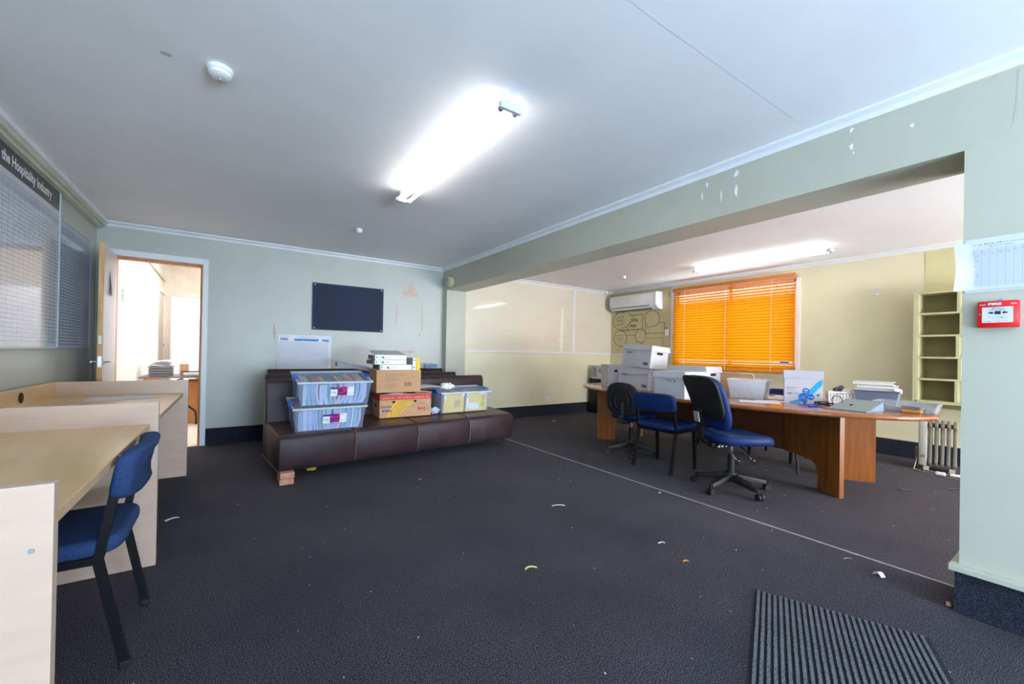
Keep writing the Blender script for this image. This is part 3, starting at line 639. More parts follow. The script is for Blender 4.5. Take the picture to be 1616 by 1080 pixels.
obj('plate', MB().box(-.006, 0, -.012, .012, -.05, .05), M_whitep, hk, bev=.002); obj('arm', MB().tube([(-.004, 0, -.03), (-.09, .03, -.03), (-.10, .033, -.022)], .005, 8), M_whitep, hk); obj('screw', MB().box(-.008, -.006, -.004, .004, .025, .033).box(-.008, -.006, -.004, .004, .0, .008), M_ink, hk)

# ------------------------------------------------------------------ shelves on the right wall
sh = thing('wall_shelves', 'sage painted pigeonhole shelves with five tiers on the cream wall', 'shelf', (XR, 0, 0))
SX = -.25; SY1, SY0 = 1.245, .30
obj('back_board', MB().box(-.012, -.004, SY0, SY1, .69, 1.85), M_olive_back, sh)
obj('side_panel', MB().box(SX, -.004, SY1-.025, SY1, .685, 1.86), M_olive, sh, bev=.002); obj('side_panel', MB().box(SX, -.004, SY0, SY0+.025, .685, 1.86), M_olive, sh, bev=.002)
obj('face_frame', MB().box(SX-.004, SX, SY1-.012, SY1+.02, .67, 1.875).box(SX-.004, SX, SY0, SY1, .66, .69), M_olive, sh)
ZS = [.675, .912, 1.145, 1.38, 1.617, 1.842]
for z in ZS: obj('shelf', MB().box(SX-.003, -.012, SY0+.02, SY1-.02, z-.004, z+.016), M_olive, sh, bev=.002)
for i, y in enumerate((.935, .915, .93, .905, .925)): obj('divider', MB().box(SX, -.012, y-.012, y+.012, ZS[i]+.016, ZS[i+1]-.004), M_olive, sh)
obj('backing_strip', MB().box(-.03, 0, SY0, 1.16, .60, .66), mat('strip', (150, 146, 100), .5), sh)

# ------------------------------------------------------------------ oil heater
ht = thing('oil_heater', 'grey oil column heater with white cord below the shelves', 'heater', (7.10, 1.04, 0), math.radians(8))
fin = MB()
fp = [(-.085, .06), (-.095, .09), (-.075, .13), (-.07, .42), (-.09, .455), (-.075, .49), (0, .515), (.075, .49), (.09, .455), (.07, .42), (.075, .13), (.095, .09), (.085, .06), (0, .045)]
fin.prism(fp, 'y', -.0135, .0135)
f0 = None
for i in range(5):
    y = .035-i*.043
    if not f0: f0 = obj('fin', fin, M_heater, ht, bev=.005, smooth=40); f0.location = (0, y, 0)
    else: share(f0, 'fin', ht, (0, y, 0))
for z in (.46, .09): obj('header_pipe', MB().cyl((0, .06, z), (0, -.145, z), .022, 12), M_heater, ht, smooth=50)
obj('control_cover', MB().box(-.085, .085, .055, .12, .05, .50), M_heaterw, ht, bev=.012, smooth=40)
obj('maker_label', MB().box(-.0856, -.085, .07, .105, .13, .16), M_inkgrey, ht)
obj('cord_reel', MB().lathe([(.045, 0), (.05, .012), (.045, .024)], 18, Matrix.Translation((0, .12, .14)) @ Matrix.Rotation(-PI/2, 4, 'X') @ Matrix.Diagonal((1, 1.8, 1, 1))), M_heater, ht, smooth=50)
for y in (.06, -.12): obj('foot', MB().box(-.12, .12, y-.02, y+.02, .018, .05).cyl((-.10, y-.02, .018), (-.10, y+.02, .018), .018, 10).cyl((.10, y-.02, .018), (.10, y+.02, .018), .018, 10), M_heaterw, ht)
def floorcord(pts, r, m, label, name='floor_cable'):
    return tag(obj(name, MB().tube([(x, y, z) for x, y, z in pts], r, 6), m, smooth=60), label, 'cord')
def wig(x0, y0, x1, y1, n, amp, z, seed):
    r = random.Random(seed); return [(x0+(x1-x0)*i/n+amp*r.uniform(-1, 1), y0+(y1-y0)*i/n+amp*r.uniform(-1, 1), z) for i in range(n+1)]
floorcord([(7.03, 1.16, .12), (6.99, 1.17, .03), (6.96, 1.17, .006)]+wig(6.95, 1.15, 6.72, .62, 9, .012, .005, 2), .0035, M_creamp, 'white heater cord trailing over the carpet to the pillar')
floorcord(wig(7.0, 1.13, 6.80, .63, 10, .015, .012, 5), .0035, M_creamp, 'second white flex looped below the heater')
tag(obj('power_plug', MB().box(6.86, 6.90, .93, 1.0, .004, .035), M_whitep, bev=.008), 'white plug lying on the carpet before the heater', 'plug')
tag(obj('white_tray', MB().cbox((6.95, .85, .012), (.05, .12, .02), (0, 0, .2)), M_whitep, bev=.004), 'small white plastic slab under the heater fins', 'plastic piece')

# ------------------------------------------------------------------ ceiling fittings
def batten(name, cx, y0, y1, label, rz=0):
    t = thing(name, label, 'light', (cx, (y0+y1)/2, H), rz, group='fluorescent battens on the ceiling')
    l = (y1-y0)/2
    obj('batten', MB().box(-.03, .03, -l, l, -.048, 0), M_white, t, bev=.003)
    for s in (-1, 1):
        obj('lampholder', MB().box(-.026, .026, s*l-.012, s*l+.012, -.06, -.045).box(-.062, .062, s*l-.012, s*l+.012, -.088, -.058), mat('lampholder', (198, 202, 210), .4), t, bev=.004)
    for x in (-.042, .042):
        tb = obj('tube', MB().cyl((x, -l+.02, -.078), (x, l-.02, -.078), .013, 14), M_tube, t, smooth=60)
        obj('end_cap', MB().cyl((x, -l+.012, -.078), (x, -l+.03, -.078), .0135, 12).cyl((x, l-.03, -.078), (x, l-.012, -.078), .0135, 12), M_inkgrey, tb)
    return t
batten('fluorescent_light', 2.27, 1.70, 3.24, 'twin tube fluorescent batten on the main ceiling')
batten('fluorescent_light', 6.62, 1.80, 3.40, 'twin tube fluorescent batten above the meeting table', math.radians(1.5))
def detector(x, y, r, h, label):
    t = thing('smoke_detector', label, 'smoke detector', (x, y, H))
    obj('base', MB().lathe([(r, 0), (r, -h*.4), (r*.94, -h*.45)], 28), M_whitep, t, smooth=40)
    obj('cap', MB().lathe([(r*.9, -h*.45), (r*.88, -h*.75), (r*.6, -h), (r*.25, -h)], 28), M_whitep, t, smooth=40)
    obj('sensor', MB().lathe([(r*.2, -h), (r*.18, -h*1.3), (r*.08, -h*1.35)], 14), M_grey, t, smooth=40)
detector(1.085, 2.335, .05, .042, 'round white smoke detector above the desks')
detector(2.25, 4.53, .035, .04, 'small white detector on the ceiling near the navy board')
detector(6.39, 4.51, .032, .045, 'small white detector on the meeting area ceiling')
tag(obj('ceiling_stain', MB().disc(plane((0, 0, H-.0006), (1, 0, 0), (0, 1, 0)), .891, 2.357, .022, 14, .016), mat('stain', (196, 196, 200), .8), None, solid=False), 'faint grey smudge on the ceiling', 'stain')
sd = thing('alarm_sounder', 'round cream alarm sounder on the beam end', 'alarm', (XB, 5.57, 2.155))
Ms = Matrix.Rotation(-PI/2, 4, 'Y')
obj('body', MB().lathe([(.075, 0), (.08, .02), (.07, .05), (.045, .06)], 24, Ms), M_creamp, sd, smooth=40); obj('grille', MB().lathe([(.018, .06), (.016, .064)], 14, Matrix.Translation((0, .02, .025)) @ Ms), M_inkgrey, sd)

# ------------------------------------------------------------------ pillar: fire call point and roster
fc = thing('fire_call_point', 'red fire alarm call point on the pillar', 'fire alarm', (XB, .283, 1.317))
obj('back_box', MB().box(-.03, 0, -.056, .056, -.054, .054), mat('red_dark', (190, 16, 14), .35), fc, bev=.003)
obj('cover', MB().box(-.046, -.03, -.058, .058, -.056, .056), M_red, fc, bev=.005, smooth=40)
pl = plane((-.0466, 0, 0), (0, -1, 0), (0, 0, 1))
obj('window', MB().rect(pl, -.044, .041, -.035, .030), mat('call_glass', (206, 210, 226), .12), fc, solid=False)
pl2 = plane((-.0472, 0, 0), (0, -1, 0), (0, 0, 1))
m = MB().text(pl2, 'FIRE', -.0275, .0385, .0125, bold=.0006, sx=1.62).greek(pl2, -.050, .0385, .014, .006, r6, 1).greek(pl2, .036, .0385, .014, .006, r6, 1)
obj('fire_lettering', m, M_whiteprint, fc, solid=False)
m = MB()
for s in (-1, 1): m.poly(pl2, [(s*.026, .009), (s*.026, .003), (s*.018, .003), (s*.018, -.001), (s*.011, .006), (s*.018, .013), (s*.018, .009)][::s])
m.rect(pl2, -.009, .008, -.001, .0125).greek(pl2, -.017, .0225, .036, .0045, r6).greek(pl2, -.024, .0155, .046, .0045, r6).greek(pl2, -.024, -.0165, .05, .0045, r6, .3).rect(pl2, -.014, .02, -.0215, -.0210).rect(pl2, -.03, .038, -.0085, -.0080).greek(pl2, -.04, -.0315, .018, .005, r6, 1).greek(pl2, -.014, -.0305, .04, .003, r6)
obj('instructions', m, M_ink, fc, solid=False)
for y in (-.051, .051): obj('screw', MB().cyl((-.0475, y, 0), (-.046, y, 0), .0035, 12), M_chrome, fc)
M_rpaper = mat('roster_paper', (204, 208, 218), .7, var=.02)
M_roster = grid_mat('roster_print', (196, 202, 214), (150, 158, 176), 1, .0225, .02, .0011, 2, .0062, .003, .0007, .6)
rs = thing('paper_roster', 'white timetable sheets taped to the pillar', 'paper', (XB, 0, 0))
obj('under_sheet', MB().sheet(lambda u, v: (-.0025, .385-.50*u, 1.418+.235*v+.008*u*0-.0*u), 6, 2, .0006), M_rpaper, rs)
obj('sheet', MB().sheet(lambda u, v: (-.006-.012*max(0, .10-u)/.10*(1+.6*math.sin(v*5)), .418-.02*(.5-abs(v-.45))*max(0, 1-u*9)-.53*u, 1.428+.0*u+.213*v-.018*u*v), 22, 8, .0006), M_rpaper, rs, smooth=60)
pr_ = plane((-.0072, 0, 0), (0, -1, 0), (0, 0, 1))
obj('ruled_table', MB().rect(plane((-.0068, 0, 0), (0, -1, 0), (0, 0, 1)), -.375, .1, 1.442, 1.605), M_roster, rs, solid=False)
m = MB(); rr = random.Random(11)
m.greek(pr_, -.362, 1.622, .15, .007, rr).greek(pr_, -.362, 1.610, .02, .004, rr).greek(pr_, -.335, 1.611, .09, .006, rr, .5).greek(pr_, -.19, 1.615, .09, .006, rr)
for i in range(20): m.greek(pr_, -.368, 1.59-i*.0072, .012+.018*rr.random(), .0035, rr)
for i in range(9): m.greek(pr_, -.338+i*.0225, 1.588, .012, .004, rr).stroke(pr_, [(-.332+i*.0225, 1.578), (-.322+i*.0225, 1.584)], .001)
obj('print', m, M_inkgrey, rs, solid=False)
tag(obj('tape_scrap', MB().sheet(lambda u, v: (XB-.003-.004*u, .288-.013*u, 1.383-.008*v+.002*u), 2, 2, .0005), mat('tape', (150, 170, 206), .4)), 'torn scrap of blue tape above the fire call point', 'tape')

# ------------------------------------------------------------------ planner boards on the left wall
M_plan = grid_mat('planner_print', (206, 212, 222), (66, 70, 78), 1, .081, 4.69, .003, 2, .0278, 1.135, .0026, .07, .0)
M_plan2 = grid_mat('planner_print_small', (188, 200, 214), (36, 42, 54), 1, .081, 4.77, .004, 2, .0255, 1.12, .0036, .06, .0)
p1 = thing('planner_board', 'large ruled wall planner with a black header on the left wall', 'planner', (0, 0, 0))
PY0, PY1 = 2.30, 4.705
obj('board', MB().box(.002, .016, PY0, PY1, 1.10, 2.335), mat('planner_face', (206, 212, 222), .07, var=.02), p1)
pl = plane((.0166, 0, 0), (0, 1, 0), (0, 0, 1)); pl2 = plane((.0172, 0, 0), (0, 1, 0), (0, 0, 1))
obj('ruled_area', MB().rect(pl, PY0+.02, 4.69, 1.135, 2.05), M_plan, p1, solid=False)
obj('header', MB().rect(pl, PY0+.02, 4.688, 2.165, 2.312), M_header, p1, solid=False)
obj('header_lettering', MB().text(pl2, 'the Hospitality Industry', 4.515, 2.212, .088, align='RIGHT', bold=.0028, sx=.975), M_whiteprint, p1, solid=False)
m = MB(); m.greek(pl2, 4.575, 2.275, .06, .012, rr).greek(pl2, 4.565, 2.235, .09, .014, rr); m.stroke(pl2, arc(4.61, 2.225, .05, .04, 200, 350, 10), .007)
obj('header_badge', m, M_grey, p1, solid=False)
m = MB().rect(pl, PY0+.02, 4.69, 2.118, 2.121)
for i in range(27):
    y = 4.69-i*.081
    m.rect(pl2, y-.003, y, 2.05, 2.12)
obj('column_rules', m, M_inkgrey, p1, solid=False)
m = MB(); rg = random.Random(21)
for i in range(14):
    y = 4.69-(i+1)*.081+.012
    for k in range(9): m.rect(pl2, y+.006*k, y+.006*k+.0022, 2.053+.006*rg.random(), 2.112-.025*rg.random())
obj('column_headings', m, mat('faint_print', (172, 178, 190), .5), p1, solid=False)
m = MB()
for i in range(14):
    for k in range(12):
        if rg.random() < .55-.04*k:
            y = 4.69-(i+1)*.081+.03; z = 1.996-k*.0278; m.stroke(pl2, [(y, z+.012), (y+.008, z+.006), (y+.02, z+.022)], .0025)
obj('pen_ticks', m, M_header, p1, solid=False)
obj('frame', MB().box(0, .02, PY1, PY1+.016, 1.085, 2.35).box(0, .02, PY0-.01, PY1+.016, 1.085, 1.10).box(0, .02, PY0-.01, PY1+.016, 2.335, 2.35).box(0, .02, PY0-.016, PY0, 1.085, 2.35), mat('planner_frame', (196, 204, 210), .3), p1)
p2 = thing('planner_board', 'smaller dark ruled planner board beside the door', 'planner', (0, 0, 0))
obj('board', MB().box(.002, .012, 4.745, 5.60, 1.095, 2.13), mat('planner_face2', (188, 200, 214), .06, var=.02), p2)
pl = plane((.0126, 0, 0), (0, 1, 0), (0, 0, 1)); pl2 = plane((.0132, 0, 0), (0, 1, 0), (0, 0, 1))
obj('ruled_area', MB().rect(pl, 4.765, 5.58, 1.12, 1.985), M_plan2, p2, solid=False)
m = MB()
for i in range(11):
    y = 4.77+i*.081; m.rect(pl2, y-.002, y+.001, 1.985, 2.115)
    if i < 10:
        for k in range(8): m.rect(pl2, y+.014+.006*k, y+.016+.006*k, 2.0+.01*rg.random(), 2.10-.03*rg.random())
m.rect(pl2, 4.75, 5.59, 2.112, 2.118)
obj('column_headings', m, M_inkgrey, p2, solid=False)
obj('frame', MB().box(.002, .014, 5.60, 5.606, 1.095, 2.13).box(.002, .014, 4.745, 5.606, 1.088, 1.095), mat('planner_frame', (196, 204, 210), .3), p2)

# ------------------------------------------------------------------ back wall pieces
nb = thing('pin_board', 'dark navy pin board on the sage wall', 'board', (0, YB-.001, 0))
obj('felt', MB().box(2.012, 2.912, -.014, 0, 1.382, 1.978), M_navy, nb, bev=.001)
obj('edging', MB().box(2.004, 2.012, -.015, 0, 1.374, 1.986).box(2.912, 2.92, -.015, 0, 1.374, 1.986).box(2.004, 2.92, -.015, 0, 1.374, 1.382).box(2.004, 2.92, -.015, 0, 1.978, 1.986), mat('board_edge', (66, 74, 92), .5), nb)
for x in (2.035, 2.892):
    for z in (1.40, 1.96): obj('screw', MB().cyl((x, -.018, z), (x, -.014, z), .007, 10), M_whitep, nb)
M_cal = grid_mat('calendar_print', (222, 222, 230), (176, 178, 200), 0, .022, 1.67, .0018, 2, .019, .885, .0016, .5)
cal = thing('wall_calendar', 'white year planner sheet with blue header above the sofas', 'calendar', (0, YB, 0))
obj('sheet', MB().sheet(lambda u, v: (1.632+.61*u, -.004-.012*math.sin(u*PI)*(1-v)-.01*(1-v), .868+.43*v), 8, 6, .0008), M_paper, cal, smooth=60)
pfc = lambda a, b: Vector((a, -.006-.012*math.sin((a-1.632)/.61*PI)*(1-(b-.868)/.43)-.01*(1-(b-.868)/.43), b))
m = MB()
for i in range(8): m.rect(pfc, 1.652+i*.07, 1.652+(i+1)*.07, .885, 1.05); m.rect(pfc, 1.652+i*.07, 1.652+(i+1)*.07, 1.05, 1.215)
obj('grid', m, M_cal, cal, solid=False)
m = MB().rect(pfc, 1.655, 1.74, 1.225, 1.258).rect(pfc, 2.13, 2.155, 1.222, 1.252)
obj('purple_band', m, mat('cal_purple', (140, 146, 196), .5), cal, solid=False)
m = MB().rect(pfc, 1.81, 2.09, 1.222, 1.252).rect(pfc, 2.155, 2.215, 1.220, 1.250)
obj('blue_band', m, mat('cal_blue', (80, 160, 220), .5, vs=(30, 30, 30), col2=(40, 110, 190)), cal, solid=False)
m = MB().greek(pfc, 1.85, 1.268, .22, .009, rr).greek(pfc, 1.68, 1.275, .07, .006, rr); obj('heading', m, M_inkgrey, cal, solid=False)
obj('left_ruling', MB().rect(pfc, 1.648, 1.656, .885, 1.215), mat('cal_purple', (140, 146, 196), .5), cal, solid=False)

# ------------------------------------------------------------------ workstation desks along the left wall
DX = .855
def desk(label, ya, yb, first, near_hole=False):
    t = thing('cubicle_desk', label, 'desk', (0, ya, 0), group='maple cubicle desks')
    L = yb-ya
    if first: obj('end_panel', MB().box(.03, DX, 0, .03, 0, .832), M_maple, t, bev=.0015)
    obj('divider_panel', MB().box(.03, DX-.005, L-.03, L, 0, .832), M_maple, t, bev=.0015)
    obj('back_panel', MB().box(.03, .055, .03, L-.03, .30, .832), M_mapletop, t, bev=.0015)
    tp = obj('desktop', MB().box(.055, .815, .03 if first else 0, L-.03, .695, .722), M_mapletop, t, bev=.002)
    obj('front_edge', MB().box(.815, .8175, .03 if first else 0, L-.03, .696, .721), mat('edge_tape', (206, 172, 136), .4), tp)
    obj('modesty_panel', MB().box(.06, .075, .03 if first else 0, L-.03, .32, .695), M_maple, t)
    for y in ((.55, 1.12) if not first else (.5, 1.1)):
        g = obj('cable_grommet', MB().lathe([(.034, 0), (.034, .004), (.03, .006)], 20, Matrix.Translation((.055, y, .775)) @ Matrix.Rotation(PI/2, 4, 'Y')), M_black, t, smooth=50)
    if first:
        for x, z, y, s in ((.905-.08, .70, -.002, -1), (.80, .707, L-.032, -1)): obj('screw_cap', MB().cyl((x, y, z), (x, y+.003, z), .005, 10), M_grey, t)
    return t
desk('near maple desk with high end panels and blue chair', 1.225, 2.79, True)
desk('far maple desk beside the open door', 2.79, 4.572, False)
for i, (x, y, a, lb) in enumerate(((.40, 4.20, .06, 'grey printed sheet lying nearest the wall on the far desk'), (.55, 4.28, -.10, 'grey printed sheet lying nearest the edge on the far desk'))):
    tag(obj('paper_sheet', MB().cbox((x, y, .7232+i*.0012), (.21, .297, .001), (0, 0, a)), mat('greyed_paper', (206, 204, 206), .6, vs=(14, 60, 14), var=.05)), lb, 'paper')

# ------------------------------------------------------------------ blue stacking chairs
def stack_chair(label, loc, rz, fabric, group, back_h=0):
    t = thing('stacking_chair', label, 'chair', loc, rz, group)
    R = .0125
    for s in (-1, 1):
        y = s*.212
        obj('leg', MB().sq([(-.205, y, 0), (-.130, y, .385), (-.135, y, .41), (-.188, y, .735)], R), M_blackm, t, label='rear leg running up into the back post')
        obj('leg', MB().sq([(.205, y, 0), (.175, y, .395), (-.13, y, .39)], R), M_blackm, t)
        for z in (.66, .72): obj('bolt', MB().lathe([(.012, 0), (.012, .003), (.006, .009)], 12, Matrix.Translation((-.180+.163*(.715-z), y+s*.0125, z-.012)) @ Matrix.Rotation(-s*PI/2, 4, 'X')), M_chrome, t, smooth=50)
        for x in (-.205, .205): obj('foot_cap', MB().cbox((x, y, .012), (.03, .03, .024)), M_black, t, bev=.003)
    obj('rail', MB().sq([(.17, -.212, .39), (.17, .212, .39)], R).sq([(-.12, -.212, .385), (-.12, .212, .385)], R), M_blackm, t)
    obj('seat', MB().pad(oval(.225, .222, 40, 6), .398, .455, .024).map(lambda p: Vector((p.x+.035, p.y, p.z+.012*((p.x/.2)**2)*(1 if p.x > 0 else .2)-.02*max(0, (p.x-.15)/.05)*.4))), fabric, t, smooth=50)
    def bend(p):
        # p.x -> along width (y), p.y -> height, p.z -> thickness
        y = p.x; z = .666+p.y; x = -.185+p.z-.062+.62*(y*y)-.16*(z-.666)
        return Vector((x, y, z))
    obj('backrest', MB().pad(oval(.242, .090, 44, 5), 0, .055, .024).map(bend), fabric, t, smooth=50)
    return t
stack_chair('blue fabric stacking chair pulled up to the near maple desk', (.66, 2.153, 0), PI, M_blue, 'blue stacking chairs')
stack_chair('blue stacking chair at the meeting table between two swivel chairs', (4.765, 2.56, 0), math.radians(1), M_bluev, 'blue stacking chairs')
stack_chair('blue stacking chair on the window side beyond the copy paper box', (6.285, 2.16, 0), PI, M_bluev, 'blue stacking chairs')
stack_chair('blue stacking chair on the window side hidden by archive boxes', (6.30, 2.80, 0), PI, M_bluev, 'blue stacking chairs')

# ------------------------------------------------------------------ swivel chairs
def swivel(label, loc, rz, spin, kind):
    t = thing('swivel_chair', label, 'chair', loc, rz, 'swivel chairs at the meeting table')
    obj('hub', MB().lathe([(.05, .075), (.05, .13), (.035, .15)], 20), M_black, t, smooth=40)
    spoke = None
    for k in range(5):
        a = spin+2*PI*k/5; M = Matrix.Rotation(a, 4, 'Z'); R_ = .285 if kind == 'a' else .27
        sp = MB().add([tuple(M @ Vector(p)) for p in [(.03, -.030, .075), (.03, .030, .075), (R_, .020, .055), (R_, -.020, .055), (.03, -.025, .135), (.03, .025, .135), (R_, .016, .088), (R_, -.016, .088)]], [(0, 1, 2, 3), (4, 7, 6, 5), (0, 4, 5, 1), (1, 5, 6, 2), (2, 6, 7, 3), (3, 7, 4, 0)])
        s_ = obj('base_arm', sp, M_black, t, bev=.006, smooth=40)
        c = M @ Vector((R_, 0, 0)); d = M @ Vector((0, 1, 0)); e = M @ Vector((.012, 0, 0))
        cs = MB().cyl((c.x, c.y, .045), (c.x, c.y, .088), .009, 8)
        for q in (-1, 1): cs.cyl(tuple(c+d*q*.006+Vector((0, 0, .027))+e), tuple(c+d*q*.024+Vector((0, 0, .027))+e), .027, 16)
        obj('caster', cs, M_black, s_, smooth=40)
    obj('gas_lift', MB().cyl((0, 0, .10), (0, 0, .30), .028, 16), M_black, t, smooth=50)
    obj('piston', MB().cyl((0, 0, .30), (0, 0, .40), .014, 12), M_chrome, t, smooth=50)
    obj('mechanism', MB().box(-.16, .10, -.07, .07, .375, .405).box(-.20, -.12, -.045, .045, .36, .40), M_black, t, bev=.008)
    if kind == 'a':
        for s, x in ((-1, .02), (-1, -.11)):
            lv = obj('lever', MB().tube([(x, s*.05, .385), (x, s*.15, .36), (x+.01, s*.215, .30)], .006, 8), M_chrome, t, smooth=50)
            obj('lever_knob', MB().cbox((x+.012, s*.225, .285), (.02, .03, .05), (.4, 0, 0)), M_chrome, lv, bev=.006)
        for i in range(3): obj('knob', MB().lathe([(.012, 0), (.014, .01), (.009, .018)], 12, Matrix.Translation((-.16+.03*i, -.06, .375)) @ Matrix.Rotation(PI/2, 4, 'X')), M_chrome, t, smooth=50)
        obj('seat', MB().pad(oval(.25, .245, 44, 3.4), .405, .485, .036).map(lambda p: Vector((p.x+.03, p.y*(1-.12*max(0, -p.x/.25)), p.z-.03*max(0, (p.x-.12)/.13)**1.5))), M_bluev, t, smooth=50)
        def bend(p): return Vector((-.225-.34*p.y+p.z+.35*p.x*p.x-.30*(p.y+.02)**2, p.x, .735+p.y))
        def tapr(o): return [(x*(1+.10*(y/.225)), y) for x, y in o]
        obj('back_pad', MB().pad(tapr(oval(.232, .225, 44, 4)), -.02, .045, .03).map(bend), M_bluev, t, smooth=50)
        obj('back_shell', MB().pad(tapr([(x, y+.045) for x, y in oval(.230, .178, 44, 5)]), -.042, -.012, .014).map(bend), M_black, t, smooth=50)
        st = obj('back_stem', MB().tube([(-.17, 0, .385), (-.25, 0, .40), (-.285, 0, .45), (-.285, 0, .55), (-.292, 0, .68)], .016, 8, flat=(2, .7)), M_black, t, smooth=50)
        bl = MB()
        for i in range(9): bl.lathe([(.03, 0), (.04, .006), (.03, .012)], 12, Matrix.Translation((-.287, 0, .44+i*.0155)) @ Matrix.Diagonal((.8, 1.1, 1, 1)))
        obj('bellows', bl, M_black, st, smooth=30)
        obj('bracket_plate', MB().cbox((-.315, 0, .615), (.012, .07, .085), (0, -.15, 0)), M_grey, t, bev=.003)
    else:
        obj('seat', MB().pad(oval(.225, .225, 40, 3), .40, .465, .03).map(lambda p: Vector((p.x+.05, p.y, p.z))), M_bluev, t, smooth=50)
        def bend(p): return Vector((-.235-.12*p.y+p.z+.25*p.x*p.x, p.x, .635+p.y))
        obj('back_pad', MB().pad(oval(.185, .18, 40, 2.6), 0, .04, .02).map(bend), mat('black_fabric', (24, 25, 30), .9), t, smooth=50)
        obj('back_shell', MB().pad(oval(.185, .185, 40, 2.8), -.03, 0, .025).map(bend), M_black, t, smooth=50)
        for a, b in ((.135, .13), (.08, .085)):
            ri = [bend(Vector((x, y-.02, -.031))) for x, y in oval(a, b, 32, 2.4)]
            obj('shell_ridge', MB().tube([tuple(p) for p in ri]+[tuple(ri[0])], .006, 6), M_black, t, smooth=50)
        obj('back_stem', MB().tube([(-.15, 0, .385), (-.23, 0, .39), (-.265, 0, .43), (-.262, 0, .60)], .014, 8, flat=(2, .7)), M_black, t, smooth=50)
        obj('clamp', MB().cbox((-.27, 0, .42), (.05, .06, .09)).cyl((-.27, -.03, .40), (-.27, -.07, .40), .022, 10), M_black, t, bev=.006)
    return t
swivel('blue high back swivel chair with exposed black shell at the meeting table', (4.67, 1.84, 0), math.radians(-28), math.radians(62), 'a')
swivel('black round backed swivel chair near the table end', (4.93, 3.11, 0), math.radians(14), math.radians(-6.5), 'b')

# ------------------------------------------------------------------ meeting table
TX, TY, TZ = 5.615, 2.575, .70
mt = thing('meeting_table', 'oval timber meeting table covered with boxes', 'table', (TX, TY, 0))
obj('tabletop', MB().pad(oval(.85, 1.81, 96, 2.08), TZ-.036, TZ, .017, 5), M_tablewood, mt, smooth=40)
for sy in (-1, 1):
    for sx in (-1, 1):
        # splayed panel from the outer foot to the spine, arched under
        p0 = Vector((sx*.40, sy*1.335)); p1 = Vector((sx*.03, sy*.78)); u = (p1-p0); L = u.length; u.normalize(); nrm = Vector((-u.y, u.x))*.018
        prof = [(0, 0), (.235, 0), (.235, .12), (.245, .17), (.27, .205), (.31, .228), (.36, .232), (L, .232), (L, .664), (0, .664)]
        m = MB(); vs = []
        for q in (-1, 1):
            for a, z in prof: pt = p0+u*a+nrm*q; vs.append((pt.x, pt.y, z))
        k = len(prof); m.add(vs, [tuple(range(k)), tuple(range(2*k-1, k-1, -1))]+[(i, (i+1) % k, k+(i+1) % k, k+i) for i in range(k)])
        obj('leg_panel', m, M_tableleg, mt)
obj('modesty_panel', MB().box(-.012, .012, -.80, .80, .232, .664), M_tabledark, mt)
obj('spine_cap', MB().box(-.02, .02, -.815, -.785, .232, .664).box(-.02, .02, .785, .815, .232, .664), M_tableleg, mt)
obj('floor_lead', MB().tube([(.05, -.83, .24), (.06, -.845, .1), (.06, -.85, .004)], .012, 8), M_black, mt, smooth=50)

